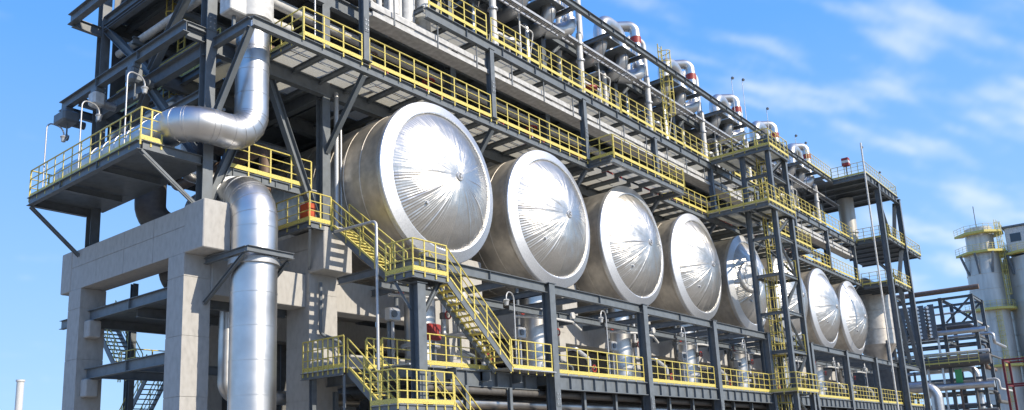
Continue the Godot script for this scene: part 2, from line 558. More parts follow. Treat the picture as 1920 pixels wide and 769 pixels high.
func lamp_post(label: String, base: Vector3, h: float, reach: Vector3) -> void:
	var t := thing("gooseneck_lamp", label, "lamp", base, "gooseneck work lamps")
	var pts := [Vector3.ZERO, Vector3(0, h, 0), Vector3(0, h, 0) + reach, Vector3(0, h - 0.35, 0) + reach]
	part(t, "pole", sweep(route(pts, 0.28), 0.03, 8), M.galv)
	part(t, "lamp_head", lathe([Vector2(0.03, -0.24), Vector2(0.11, -0.22), Vector2(0.14, -0.02), Vector2(0.19, 0.06), Vector2(0.14, 0.12), Vector2(0.05, 0.15)], 14, false), M.lamp, Transform3D(Basis(Vector3.RIGHT, -PI / 2).scaled(Vector3.ONE * 0.72), Vector3(0, h - 0.42, 0) + reach))

# ------------------------------------------------------------------ build
func _ready() -> void:
	rng.seed = 5
	noise.seed = 3; noise.frequency = 0.35
	world()
	materials()
	var gr := part(self, "ground", box_mesh(Vector3(-1500, -0.5, -1500), Vector3(1500, 0, 1500)), M.ground, Transform3D(Basis(), Vector3(0, GY, 0)))
	tag(gr, "bare sandy ground around the plant", "ground", "", "structure")
	var XS := [XE, 20.75]
	for i in 8: XS.append(28.75 + 8.0 * i)
	for i in XS.size():
		concrete_frame(i, XS[i], 1.05 if i == 0 else 1.4)
	tie_beams(XS)
	for i in 8: drum(i, 24.75 + 8.0 * i)
	columns(XS)
	drum_beams(XS)
	lower_walkway(XS)
	middle_walkway(XS)
	upper_walkway(XS)
	roof(XS)
	open_end()
	zigzag()
	ladder_tower()
	far_end()
	inside(XS)
	roof_pipes(XS)
	small_things(XS)
	beyond()

func tie_beams(XS: Array) -> void:
	for i in XS.size() - 1:
		var a: float = XS[i] + (0.53 if i == 0 else 0.7)
		var b: float = XS[i + 1] - 0.7
		for r in 2:
			if r == 1 and i == 0: continue
			var z := -25.75 if r == 0 else -33.6
			var t := thing("concrete_tie", ("front" if r == 0 else "rear") + " concrete beam tying %s and %s portal frame from the open end" % [ORD[i], ORD[i + 1]], "concrete beam", Vector3((a + b) / 2, 5.95, z), "concrete tie beams")
			part(t, "beam", bev_mesh(Vector3(b - a, 1.3, 0.9), 0.02), M.concrete, Transform3D(Basis(), Vector3(0, 0.65, 0)))
	for i in range(1, XS.size() - 1):
		var wl := thing("added_backdrop", "added dark backdrop sheet hiding sky behind the %s drum from the stairs, below it" % ORD[i - 1], "screen", Vector3(XS[i], GY, -34.95), "added backdrop sheets behind the drums")  # added backdrop, shuts out the sky below and behind the drums
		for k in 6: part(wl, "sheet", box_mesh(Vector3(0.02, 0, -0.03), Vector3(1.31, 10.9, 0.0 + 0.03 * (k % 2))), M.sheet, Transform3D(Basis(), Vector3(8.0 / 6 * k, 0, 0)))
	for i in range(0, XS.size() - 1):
		var wu := thing("added_backdrop", "added dark backdrop sheet behind the upper floors, %s from the open end" % ORD[i], "screen", Vector3(XS[i] + (0.9 if i == 0 else 0.0), 13.0 if i == 0 else 9.2, -34.5), "added dark backdrop sheets behind the upper floors")  # added backdrop, closes off sky so the upper floors read dark
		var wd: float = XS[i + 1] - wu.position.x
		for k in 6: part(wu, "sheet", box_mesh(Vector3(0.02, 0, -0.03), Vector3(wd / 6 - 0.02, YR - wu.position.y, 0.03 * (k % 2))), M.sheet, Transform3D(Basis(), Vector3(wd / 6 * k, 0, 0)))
	var we := thing("added_backdrop", "added backdrop sheet across the far end below the drums", "screen", Vector3(93.6, GY, -21.5), "added backdrop sheets behind the drums")  # added backdrop standing in for dark clutter, hides sky past the last drum
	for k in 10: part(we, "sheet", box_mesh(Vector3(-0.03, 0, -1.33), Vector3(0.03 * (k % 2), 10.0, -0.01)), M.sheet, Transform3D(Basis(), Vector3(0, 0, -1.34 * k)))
	var fl := thing("service_floor", "dark steel floor between the end portal and the next frame", "platform", Vector3.ZERO)
	for k in 3: part(fl, "floor_plate", box_mesh(Vector3(15.6, 6.08, -32.9 + 2.15 * k), Vector3(20.0, 6.13, -30.8 + 2.15 * k)), M.steel)
	for z in [-32.8, -29.6, -26.6]: beam(fl, "joist", Vector3(15.5, 5.88, z), Vector3(20.05, 5.88, z), 0.36, 0.2, M.steel)
	for z in [-32.6, -29.6]: beam(fl, "joist", Vector3(15.5, 3.85, z), Vector3(20.05, 3.85, z), 0.36, 0.2, M.steel)
	pipe("dark_elbow", "fat dark elbow hanging above the end portal beam", [Vector3(16.8, 14.6, -31.4), Vector3(16.8, 9.9, -31.4), Vector3(18.6, 9.7, -30.2), Vector3(20.0, 9.7, -30.2)], 0.62, 1.0, M.pipe_dark)
	pipe("dark_elbow", "dark flanged pipe between end portal beam and the strut below", [Vector3(16.6, 9.6, -29.3), Vector3(16.6, 6.9, -29.3), Vector3(19.8, 6.9, -28.4)], 0.42, 0.7, M.pipe_dark)
	for i in range(1, XS.size() - 1):
		var w := thing("pump_plinth", "low concrete plinth on the lower walkway under the %s drum from the stairs" % ORD[i - 1], "plinth", Vector3(XS[i] + 4, YLOW - 0.1, -26.6), "concrete plinths under the drums")
		part(w, "block", bev_mesh(Vector3(5.4, 1.1, 1.2), 0.03), M.concrete, Transform3D(Basis(), Vector3(0, 0.55, 0)))

func columns(XS: Array) -> void:
	for i in range(1, XS.size()):
		var x: float = XS[i]
		var y1 := YV if i > 1 else 6.1
		steel_column("grey column carrying the upper stair landing" if i == 1 else "low front column at the near side of the %s drum from the stairs" % ORD[i - 1] if i < 9 else "low front column past the last drum", x, ZL, GY, y1, 0.42, "low front columns")
		steel_column("short column between middle and upper walkway, %s from the open end" % ORD[i - 1], x, ZU + 0.02, YM, YU - 0.62, 0.3, "short columns between walkways")
	for i in XS.size():
		var x: float = XS[i]
		steel_column("tall main column on the %s concrete frame from the open end" % ORD[i], x, ZM - 0.2, 8.96, YR - 0.15, 0.42, "tall front main columns")
		steel_column("tall rear column on the %s concrete frame from the open end" % ORD[i], x, ZB, 8.96, YR - 0.15, 0.42, "tall rear main columns")

func drum_beams(XS: Array) -> void:
	for i in range(1, XS.size() - 1):
		var a: float = XS[i]
		var b: float = XS[i + 1]
		var t := thing("drum_bay_frame", "steel beam bay in front of and below the %s drum from the stairs" % ORD[i - 1], "steel beam", Vector3(0, 0, 0), "beam bays below the drums")
		beam(t, "front_beam", Vector3(a + 0.22, YV - 0.2, ZL), Vector3(b - 0.22, YV - 0.2, ZL), 0.40, 0.24, M.steel, 2.6)
		beam(t, "rear_beam", Vector3(a + 0.22, YV - 0.62, -22.3), Vector3(b - 0.22, YV - 0.62, -22.3), 0.3, 0.2, M.steel, 2.6)
		for k in 4:
			var x := a + 0.0 + k * 2.667 + (0.0 if k == 0 else 0.0)
			beam(t, "cross_beam", Vector3(x, YV - 0.26, ZL - 0.2), Vector3(x, YV - 0.26, -24.2 if k == 0 else -25.2), 0.28, 0.16, M.steel)

func lower_walkway(XS: Array) -> void:
	var t := thing("walkway", "long yellow railed walkway below the drums", "walkway")
	# girder in bays with stiffeners
	for i in range(1, XS.size()):
		var a: float = XS[i] if i > 1 else 20.95
		var b: float = XS[i + 1] if i < XS.size() - 1 else 92.3
		var zg := ZL if i > 1 else ZL - 0.7
		beam(t, "girder", Vector3(a + 0.22, YLOW - 0.40, zg), Vector3(b - 0.22, YLOW - 0.40, zg), 0.62, 0.26, M.steel, 0.85)
		for k in 4:
			var x := a + (b - a) * k / 4.0
			beam(t, "cross_beam", Vector3(x, YLOW - 0.3, ZL - 0.2), Vector3(x, YLOW - 0.3, -25.4), 0.4, 0.18, M.steel)
		var n := 4
		for k in n:
			part(t, "floor_plate", box_mesh(Vector3(0.01, -0.06, -5.3), Vector3((b - a) / n - 0.01, 0, 0)), M.galv, Transform3D(Basis(), Vector3(a + (b - a) * k / n, YLOW, zg)))
	rail(t, Vector3(21.2, YLOW, ZL - 0.7), Vector3(25.5, YLOW, ZL - 0.7), 0.85)
	part(t, "floor_plate", box_mesh(Vector3(25.4, YLOW - 0.06, -20.75), Vector3(28.6, YLOW - 0.01, -19.7)), M.galv)
	rail(t, Vector3(25.7, YLOW, ZL + 0.15), Vector3(28.5, YLOW, ZL + 0.15), 0.62)
	for i in range(2, XS.size()):
		var a: float = XS[i] + 0.3
		var b: float = (XS[i + 1] - 0.3) if i < XS.size() - 1 else 92.2
		if i == 5:
			rail(t, Vector3(a, YLOW, ZL), Vector3(52.2 + 0.3, YLOW, ZL), 0.85)
			continue
		rail(t, Vector3(a, YLOW, ZL), Vector3(b, YLOW, ZL), 0.85)

func middle_walkway(XS: Array) -> void:
	var t := thing("walkway", "long yellow railed walkway directly above the drums", "walkway")
	# edge girder: straight runs and two stretches standing forward
	var zj := -21.1
	var runs := [[15.56, 36.9, ZU], [45.1, 57.0, ZU], [67.2, 85.6, ZU]]
	for r in runs:
		beam(t, "edge_girder", Vector3(r[0], YM - 0.27, r[2]), Vector3(r[1], YM - 0.27, r[2]), 0.36, 0.22, M.steel, 0.0)
	for r in [[36.9, 45.1], [57.0, 67.2]]:
		beam(t, "edge_girder", Vector3(r[0], YM - 0.27, zj), Vector3(r[1], YM - 0.27, zj), 0.36, 0.22, M.steel, 0.0)
		for x in r: beam(t, "edge_girder", Vector3(x, YM - 0.27, zj - 0.12), Vector3(x, YM - 0.27, ZM), 0.34, 0.2, M.steel)
		deck(t, r[0], r[1], zj, ZU, YM, 1.35, 1)
	beam(t, "edge_girder", Vector3(15.56, YM - 0.27, ZU - 0.12), Vector3(15.56, YM - 0.27, ZM), 0.36, 0.22, M.steel)
	for x0 in [17.7]:
		deck(t, x0, 85.6, ZU - 0.12, ZM, YM, 1.333, 2)
	var back := thing("grating_deck", "grating and shade-darkened plate floor behind the middle walkway, above the drums", "deck")
	for i in XS.size() - 1:
		var a: float = XS[i]
		var b: float = XS[i + 1]
		for z in [ZM, -28.6, ZB]:
			beam(back, "main_girder", Vector3(a + 0.2, YM - 0.42, z), Vector3(b - 0.2, YM - 0.42, z), 0.62, 0.3, M.steel)
		beam(back, "cross_girder", Vector3(a, YM - 0.42, ZM - 0.25), Vector3(a, YM - 0.42, ZB), 0.6, 0.3, M.steel)
	deck(back, XE + 2.3, 84.75, ZM - 0.15, -27.0, YM, 1.333, 2)
	deck(back, XE + 2.3, 84.75, -27.0, ZB, YM, 1.333, 2, 0.22, true)  # dark plate in place of pale grating, so the deep deck reads shaded
	# rails, one section to a bay
	var cuts := [[17.7, 20.55], [20.95, 28.55], [28.95, 36.75]]
	for c in cuts: rail(t, Vector3(c[0], YM, ZU + 0.1), Vector3(c[1], YM, ZU + 0.1), 0.87)
	rail(t, Vector3(17.7, YM, ZU + 0.05), Vector3(17.7, YM, ZU - 1.9), 0.6)
	rail(t, Vector3(36.9, YM, ZU), Vector3(36.9, YM, zj + 0.1), 0.7)
	rail(t, Vector3(37.0, YM, zj + 0.1), Vector3(45.0, YM, zj + 0.1), 0.87)
	rail(t, Vector3(45.1, YM, zj + 0.1), Vector3(45.1, YM, ZU + 0.1), 0.7)
	rail(t, Vector3(45.15, YM, ZU + 0.1), Vector3(51.5, YM, ZU + 0.1), 0.87)
	rail(t, Vector3(57.1, YM, zj + 0.1), Vector3(67.1, YM, zj + 0.1), 0.87)
	rail(t, Vector3(67.2, YM, zj + 0.1), Vector3(67.2, YM, ZU + 0.1), 0.7)
	rail(t, Vector3(67.3, YM, ZU + 0.1), Vector3(76.5, YM, ZU + 0.1), 0.87)
	rail(t, Vector3(76.9, YM, ZU + 0.1), Vector3(85.4, YM, ZU + 0.1), 0.87)
	for i in range(1, XS.size()):
		var x: float = XS[i]
		beam(t, "knee_brace", Vector3(x, YM - 0.5, ZU - 0.05), Vector3(x, 12.35, ZM), 0.2, 0.2, M.steel)

func upper_walkway(XS: Array) -> void:
	var t := thing("walkway", "long yellow railed walkway below the roof pipes", "walkway")
	beam(t, "edge_girder", Vector3(24.4, YU - 0.42, ZU), Vector3(85.6, YU - 0.42, ZU), 0.5, 0.24, M.steel, 2.6)
	deck(t, 24.4, 85.6, ZU - 0.13, ZM, YU, 2.0, 1)
	var back := thing("grating_deck", "grating and shade-darkened plate floor behind the upper walkway", "deck")
	for i in XS.size() - 1:
		var a: float = XS[i]
		var b: float = XS[i + 1]
		for z in [ZM, -28.6, ZB]:
			beam(back, "main_girder", Vector3(a + 0.2, YU - 0.42, z), Vector3(b - 0.2, YU - 0.42, z), 0.6, 0.3, M.steel)
		beam(back, "cross_girder", Vector3(a, YU - 0.42, ZM - 0.25), Vector3(a, YU - 0.42, ZB), 0.58, 0.3, M.steel)
	deck(back, XE + 0.2, 84.75, ZM - 0.15, ZB, YU, 2.0, 2, 0.22, true)  # plate darkens this underside, standing in for shade deep inside
	rail(t, Vector3(24.5, YU, ZU + 0.1), Vector3(28.5, YU, ZU + 0.1), 0.87)
	for i in range(2, XS.size() - 1):
		var a: float = XS[i]
		for h in 2:
			var p := a + 0.12 + 4.0 * h
			var q := p + 3.85
			if a > 50 and a < 53: q = minf(q, 52.6) if h == 0 else q
			if a > 52 and a < 53 and h == 0: continue
			rail(t, Vector3(p, YU, ZU + 0.1), Vector3(q, YU, ZU + 0.1), 0.87)
	# trough hung under the walkway
	var tr := thing("pipe_trough", "long pale trough hung under the upper walkway", "cable tray")
	for r in [[21.3, 36.75], [36.75, 52.75], [52.75, 68.75], [68.75, 85.0]]:
		var l: float = r[1] - r[0] - 0.03
		var o := Vector3(r[0], 17.75, 0)
		part(tr, "side", box_mesh(Vector3(0, 0.42, -22.85), Vector3(l, 0.66, -22.75)), M.tray, Transform3D(Basis(), o))
		part(tr, "side", box_mesh(Vector3(0, 0, -22.72), Vector3(l, 0.20, -22.64)), M.tray, Transform3D(Basis(), o))
		part(tr, "bottom", box_mesh(Vector3(0, 0.01, -23.45), Vector3(l, 0.05, -22.73)), M.tray, Transform3D(Basis(), o))
		part(tr, "pipe_in_tray", tube(l, 0.16, 12), M.tray, Transform3D(Basis(), o + Vector3(0, 0.26, -23.1)))
	var x := 22.5
	while x < 85:
		bar(tr, "hanger", Vector3(x, 17.76, ZU - 0.02), Vector3(x, YU - 0.6, ZU - 0.02), 0.035, M.steel)
		x += 2.667

func roof(XS: Array) -> void:
	var t := thing("roof_frame", "long steel roof edge frame over the upper walkway", "steel frame")
	for i in range(0, XS.size() - 1):
		var a: float = XS[i] if i > 0 else 17.5
		var b: float = XS[i + 1] if i < XS.size() - 2 else 80.8
		beam(t, "edge_beam", Vector3(a + 0.01, YR, ZU), Vector3(b - 0.01, YR, ZU), 0.36, 0.24, M.steel, 1.3)
		beam(t, "inner_beam", Vector3(a + 0.22, YR - 0.5, ZM - 0.2), Vector3(b - 0.22, YR - 0.5, ZM - 0.2), 0.45, 0.24, M.steel, 2.6)
		beam(t, "inner_beam", Vector3(a + 0.22, YR - 0.4, -28.8), Vector3(b - 0.22, YR - 0.4, -28.8), 0.45, 0.24, M.steel)
		beam(t, "rear_beam", Vector3(a + 0.22, YR - 0.4, ZB), Vector3(b - 0.22, YR - 0.4, ZB), 0.45, 0.24, M.steel)
		for k in 4:
			var x := a + (b - a) * k / 4.0
			if k % 2 == 0: beam(t, "cross_beam", Vector3(x, YR - 0.06, ZU - 0.13), Vector3(x, YR - 0.06, ZB), 0.26, 0.16, M.steel)
			for j in 3:
				var zs: Array = [[-23.2, -25.2], [-25.3, -29.2], [-29.3, -33.3]][j]
				if j == 0: zs = [[-24.95, -25.2], [-24.75, -25.2], [-22.9, -25.2], [-22.9, -25.2]][k] if k < 2 else zs
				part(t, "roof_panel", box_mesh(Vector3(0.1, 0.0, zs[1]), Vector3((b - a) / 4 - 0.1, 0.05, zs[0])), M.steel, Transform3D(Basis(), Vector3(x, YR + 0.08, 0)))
		for k in 2:
			var x2 := a + (b - a) * (0.25 + 0.5 * k)
			beam(t, "brace", Vector3(x2, YR - 0.75, ZM - 0.2), Vector3(a if k == 0 else b, YR - 2.6, ZM - 0.25), 0.16, 0.16, M.steel)

func caged_ladder(t: Node3D, x: float, z: float, y0: float, y1: float, face: float) -> void:
	var l := part(t, "ladder", box_mesh(Vector3(-0.28, 0, -0.03), Vector3(-0.23, y1 - y0, 0.03)), M.yellow, Transform3D(Basis(Vector3.UP, face), Vector3(x, y0, z)))
	part(l, "stile", box_mesh(Vector3(0.23, 0, -0.03), Vector3(0.28, y1 - y0, 0.03)), M.yellow)
	var n := int((y1 - y0) / 0.33)
	for i in n: part(l, "rung", box_mesh(Vector3(-0.23, -0.015, -0.015), Vector3(0.23, 0.015, 0.015)), M.yellow, Transform3D(Basis(), Vector3(0, 0.2 + 0.33 * i, 0)))
	var hoop := []
	for k in 11:
		var a := PI * k / 10.0
		hoop.append(Vector3(cos(a) * 0.38, 0, sin(a) * 0.72))
	if not memo.has("hoop"): memo.hoop = sweep(hoop, 0.03, 5)
	var m := int((y1 - y0 - 2.2) / 0.75)
	for i in m + 1: part(l, "hoop", memo.hoop, M.yellow, Transform3D(Basis(), Vector3(0, 2.2 + 0.75 * i, 0)))
	for k in [1, 3, 5, 7, 9]:
		part(l, "strap", box_mesh(Vector3(-0.025, 2.2, -0.012), Vector3(0.025, 2.2 + 0.75 * m, 0.012)), M.yellow, Transform3D(Basis(), hoop[k]))

func open_end() -> void:
	# railed platform on the end face
	var x0 := 12.93
	var t := thing("railed_platform", "yellow railed platform cantilevered from the open end", "platform", Vector3.ZERO)
	beam(t, "edge_beam", Vector3(x0, 10.60, -25.0), Vector3(x0, 10.60, -33.65), 0.32, 0.2, M.steel, 2.8)
	beam(t, "end_beam", Vector3(x0 + 0.1, 10.60, -25.02), Vector3(15.2, 10.60, -25.02), 0.32, 0.2, M.steel, 0.0)
	beam(t, "end_beam", Vector3(x0 + 0.1, 10.60, -33.6), Vector3(15.2, 10.60, -33.6), 0.32, 0.2, M.steel, 0.0)
	for z in [-27.9, -30.8]: beam(t, "bearer", Vector3(x0 + 0.1, 10.56, z), Vector3(15.3, 10.56, z), 0.26, 0.16, M.steel)
	for k in 3: part(t, "floor_plate", box_mesh(Vector3(x0, 10.765, -25.1 - 2.85 * (k + 1)), Vector3(15.9, 10.80, -25.1 - 2.85 * k - 0.02)), M.steel)
	rail(t, Vector3(x0, 10.8, -25.0), Vector3(x0, 10.8, -33.65), 0.72)
	rail(t, Vector3(x0, 10.8, -25.0), Vector3(x0 + 0.75, 10.8, -25.0), 0.4)
	rail(t, Vector3(x0, 10.8, -33.65), Vector3(15.0, 10.8, -33.65), 0.72)
	for s in [-0.07, 0.07]:
		strut(t, "knee_brace", Vector3(x0 + 0.05, 10.42, -25.05 + s), Vector3(15.0, 9.0, -25.05 + s), 0.08, 0.04, M.steel)
		strut(t, "knee_brace", Vector3(x0 + 0.05, 10.42, -33.6 + s), Vector3(15.0, 8.6, -33.4 + s), 0.1, 0.04, M.steel)
	# crane beams
	var c := thing("crane_runway", "lower grey runway beam above the end platform", "crane beam", Vector3.ZERO, "crane runway beams at the open end")
	beam(c, "runway", Vector3(14.43, 15.46, -24.95), Vector3(14.43, 15.46, -34.85), 0.42, 0.26, M.steel, 2.8)
	beam(c, "arm", Vector3(14.5, 15.28, -25.1), Vector3(15.2, 15.28, -25.1), 0.3, 0.2, M.steel)
	beam(c, "arm", Vector3(14.5, 15.56, -24.98), Vector3(15.5, 15.56, -24.98), 0.18, 0.16, M.steel)
	beam(c, "arm", Vector3(14.5, 15.3, -34.7), Vector3(16.4, 15.3, -34.7), 0.36, 0.2, M.steel)
	beam(c, "arm", Vector3(14.5, 15.3, -33.4), Vector3(15.3, 15.3, -33.4), 0.36, 0.2, M.steel)
	var d := thing("crane_runway", "higher grey runway beam near the top of the open end", "crane beam", Vector3.ZERO, "crane runway beams at the open end")
	beam(d, "runway", Vector3(14.0, 18.86, -25.0), Vector3(14.0, 18.86, -33.5), 0.48, 0.26, M.steel, 2.8)
	beam(d, "arm", Vector3(14.0, 18.7, -33.3), Vector3(15.3, 18.7, -33.3), 0.42, 0.2, M.steel)
	beam(d, "arm", Vector3(14.0, 18.7, -25.1), Vector3(15.3, 18.7, -25.1), 0.42, 0.2, M.steel)
	var hz := [-34.3, -31.6, -28.6]
	var hl := ["flat grey hoist with hook at the far tip of the lower runway beam", "pale hoist trolley under the middle of the lower runway beam", "square grey hoist box under the near part of the lower runway beam"]
	for i in 3:
		var h := thing("hoist", hl[i], "hoist", Vector3(14.43, 15.25, hz[i]), "hoists on the lower runway beam")
		part(h, "trolley", bev_mesh(Vector3(0.34, 0.2, 0.5), 0.03), M.steel, Transform3D(Basis(), Vector3(0, -0.1, 0)))
		part(h, "body", bev_mesh(Vector3(0.7, 0.5, 1.0) if i == 0 else Vector3(0.5, 0.6, 0.55), 0.08), M.steel if i != 1 else M.white, Transform3D(Basis(), Vector3(0.0, -0.48, 0)))
		part(h, "motor", sweep([Vector3(0.2, -0.5, -0.2), Vector3(0.85, -0.5, -0.2)], 0.17, 14), M.steel if i != 1 else M.galv)
		bar(h, "chain", Vector3(0, -0.7, 0.1), Vector3(0, -1.25, 0.1), 0.035, M.steel)
		part(h, "hook", sweep(route([Vector3(0, -1.2, 0.1), Vector3(0, -1.45, 0.1), Vector3(0, -1.5, 0.25), Vector3(0, -1.3, 0.27)], 0.1), 0.05, 8), M.steel)
	# inner edge rails at each floor
	for y in [YM, YU]:
		var e := thing("walkway", "yellow railed inner walkway at the open end, %s floor" % ("middle" if y == YM else "upper"), "walkway", Vector3.ZERO, "inner walkways at the open end")
		part(e, "floor_plate", box_mesh(Vector3(16.4, y - 0.06, -34.2), Vector3(17.6, y - 0.01, -25.9)), M.grating)
		beam(e, "edge_beam", Vector3(16.4, y - 0.25, -25.8), Vector3(16.4, y - 0.25, -34.2), 0.3, 0.18, M.steel)
		rail(e, Vector3(16.45, y, -26.0), Vector3(16.45, y, -34.1), 0.95)
		caged_ladder(e, 16.9, -29.6, y - 3.9, y + 1.2, -PI / 2)
	# bracing of the end bay
	var b := thing("diagonal_bracing", "dark diagonal bracing of the end bay", "bracing", Vector3.ZERO)
	for q in [[Vector3(15.6, 9.2, ZM - 0.25), Vector3(18.0, 15.0, ZM - 0.25)], [Vector3(20.5, 9.3, ZM - 0.25), Vector3(18.0, 15.0, ZM - 0.25)],
		[Vector3(XE, 18.8, -33.1), Vector3(XE, 15.5, -29.3)], [Vector3(XE, 18.8, -25.5), Vector3(XE, 15.5, -29.2)],
		[Vector3(XE, 14.7, -29.1), Vector3(XE, 11.0, -25.6)], [Vector3(XE, 14.7, -29.3), Vector3(XE, 11.0, -32.9)],
		[Vector3(XE, 23.8, -33.1), Vector3(XE, 19.6, -29.3)], [Vector3(XE, 23.8, -25.5), Vector3(XE, 19.6, -29.2)]]:
		beam(b, "diagonal", q[0], q[1], 0.30, 0.28, M.steel)
	for y in [18.9, 13.3]:
		beam(b, "tie", Vector3(XE, y, -25.35), Vector3(XE, y, -33.2), 0.3, 0.25, M.steel)
	for y in [6.18, 3.85]:
		var s := thing("frame_strut", "%s grey steel strut between the end portal columns" % ("upper" if y > 5.0 else "lower"), "steel beam", Vector3.ZERO, "struts between the end portal columns")
		beam(s, "strut", Vector3(XE - 0.1, y, -26.42), Vector3(XE - 0.1, y, -32.98), 0.42, 0.24, M.steel, 3.2)
		part(s, "corbel", bev_mesh(Vector3(0.5, 0.7, 0.5), 0.04), M.concrete, Transform3D(Basis(), Vector3(XE - 0.1, y - 0.57, -32.72)))
	var ck := thing("cantilever_bracket", "dark steel bracket behind the rear end portal column", "bracket", Vector3.ZERO)
	beam(ck, "bracket", Vector3(XE - 0.2, 6.1, -34.0), Vector3(XE - 0.2, 6.1, -35.3), 0.36, 0.2, M.steel)
	# pipework packed into the end bay
	var eb := [[[Vector3(16.2, 14.2, -33.5), Vector3(16.2, 14.2, -28.0), Vector3(16.2, 11.2, -28.0), Vector3(20.0, 11.2, -28.0)], 0.3, "clad"], [[Vector3(17.2, 18.9, -32.0), Vector3(17.2, 16.9, -32.0), Vector3(17.2, 16.9, -27.2), Vector3(20.5, 16.9, -27.2)], 0.4, "pipe_dark"],
		[[Vector3(18.4, 22.8, -31.0), Vector3(18.4, 20.6, -31.0), Vector3(18.4, 20.6, -26.4), Vector3(18.4, 22.8, -26.4)], 0.35, "clad"], [[Vector3(15.9, 17.8, -33.0), Vector3(15.9, 17.8, -26.0), Vector3(19.8, 17.8, -26.0)], 0.16, "white"],
		[[Vector3(18.8, 14.6, -33.0), Vector3(18.8, 12.4, -33.0), Vector3(18.8, 12.4, -26.3), Vector3(18.8, 9.0, -26.3)], 0.24, "pipe_brown"], [[Vector3(17.0, 13.4, -33.2), Vector3(17.0, 13.4, -29.2), Vector3(20.2, 13.4, -29.2)], 0.5, "pipe_dark"]]
	for i in eb.size():
		var e2: Array = eb[i]
		pipe("end_bay_pipe", "%s bent pipe packed inside the open end bay, between decks" % ORD[i], e2[0], e2[1], e2[1] * 1.6, M[e2[2]], 1.6, "bent pipes inside the open end bay", 18)
	var ebm := thing("end_bay_steel", "secondary steel beams crossing the open end bay", "steel beam")
	for q in [[12.9, -27.2], [12.9, -30.4], [17.6, -27.6], [17.6, -31.0], [21.8, -27.4], [21.8, -30.8]]:
		beam(ebm, "cross_beam", Vector3(XE + 0.1, q[0], q[1]), Vector3(20.6, q[0], q[1]), 0.3, 0.2, M.steel)
	for q in [[12.9, 17.0], [17.6, 18.0], [21.8, 17.2]]:
		beam(ebm, "long_beam", Vector3(q[1], q[0] - 0.32, -25.4), Vector3(q[1], q[0] - 0.32, -33.1), 0.26, 0.16, M.steel)
	part(ebm, "cable_tray", box_mesh(Vector3(16.0, 13.05, -33.0), Vector3(16.5, 13.15, -25.6)), M.galv)
	# big pipes
	var rp := pipe("silver_riser", "tall fat silver riser in front of the end portal, elbow at its top", [Vector3(16.55, GY, -23.7), Vector3(16.55, 9.45, -23.7), Vector3(16.95, 9.6, -27.6)], 0.785, 1.22, M.clad, 1.15, "", 44)
	part(rp, "clamp_ring", lathe([Vector2(0.79, -0.11), Vector2(0.88, -0.10), Vector2(0.88, 0.10), Vector2(0.79, 0.11)], 40, false), M.galv, Transform3D(Basis(Vector3.RIGHT, PI / 2), Vector3(16.55, 6.85, -23.7)))
	part(rp, "elbow_flange", sweep([Vector3(16.70, 9.5, -25.15), Vector3(16.72, 9.51, -25.35)], 0.9, 36), M.galv)
	var br := thing("pipe_support", "grey steel collar frame holding the tall silver riser", "bracket", Vector3.ZERO)
	beam(br, "front_angle", Vector3(15.62, 7.08, -22.78), Vector3(17.5, 7.08, -22.78), 0.2, 0.16, M.steel)
	beam(br, "side_angle", Vector3(15.66, 7.08, -22.86), Vector3(15.66, 7.08, -25.3), 0.2, 0.16, M.steel)
	beam(br, "side_angle", Vector3(17.45, 7.08, -22.86), Vector3(17.45, 7.08, -25.3), 0.2, 0.16, M.steel)
	beam(br, "brace", Vector3(17.45, 6.95, -23.0), Vector3(17.45, 5.6, -25.2), 0.12, 0.12, M.steel)
	beam(br, "brace", Vector3(15.66, 6.95, -23.0), Vector3(15.66, 5.6, -25.3), 0.12, 0.12, M.steel)
	var up := pipe("silver_downcomer", "fat silver pipe dropping past the walkway corner and bending onto the end platform", [Vector3(16.6, 19.0, -24.08), Vector3(16.6, 11.55, -24.08), Vector3(14.1, 11.55, -24.08), Vector3(14.1, 11.55, -33.0)], 0.605, 0.98, M.clad, 0.9, "", 44)
	part(up, "collar", sweep([Vector3(16.6, 16.05, -24.08), Vector3(16.6, 17.4, -24.08)], 0.74, 36), M.white)
	for y in [14.4]: part(up, "band", sweep([Vector3(16.6, y, -24.08), Vector3(16.6, y + 0.05, -24.08)], 0.62, 36), M.clad)
	var jb := thing("junction_box", "white box beside the collar of the fat silver downcomer", "box", Vector3(15.72, 16.0, -24.0))
	part(jb, "case", bev_mesh(Vector3(0.75, 0.7, 0.7), 0.04), M.white, Transform3D(Basis(), Vector3(0, 0.35, 0)))
	part(jb, "bracket", box_mesh(Vector3(-0.05, -0.75, -0.05), Vector3(0.05, 0.0, 0.05)), M.steel)
	var kb := thing("knee_brace_strut", "grey brace from the end main column up to the middle walkway corner", "brace", Vector3.ZERO)
	beam(kb, "brace", Vector3(15.56, YM - 0.45, ZU - 0.1), Vector3(15.45, 11.9, ZM), 0.22, 0.2, M.steel)
	pipe("drain_pipe", "silver pipe hooked under the floor behind the tall riser", [Vector3(17.6, 6.9, -26.9), Vector3(17.6, 2.6, -26.9), Vector3(24, 2.6, -26.9)], 0.27, 0.5, M.clad, 1.5)
	pipe("drain_pipe", "thin silver pipe standing beside the hooked pipe behind the riser", [Vector3(18.15, 7, -27.0), Vector3(18.15, GY, -27.0)], 0.12, 0.3, M.clad)
	# inner walkway between riser and first drum
	var w := thing("walkway", "short yellow railed walkway behind the riser elbow", "walkway", Vector3.ZERO)
	part(w, "floor_plate", box_mesh(Vector3(17.6, 10.7, -25.9), Vector3(20.6, 10.74, -25.2)), M.galv)
	beam(w, "edge_beam", Vector3(16.0, 10.55, -25.25), Vector3(20.4, 10.55, -25.25), 0.3, 0.15, M.steel, 0.6)
	rail(w, Vector3(16.3, 10.75, -25.18), Vector3(20.2, 10.75, -25.18), 1.0)
	# rear stairs seen through the end portal
	var rs := thing("steel_stairs", "dark stairs behind the end portal frame", "stairs", Vector3.ZERO)
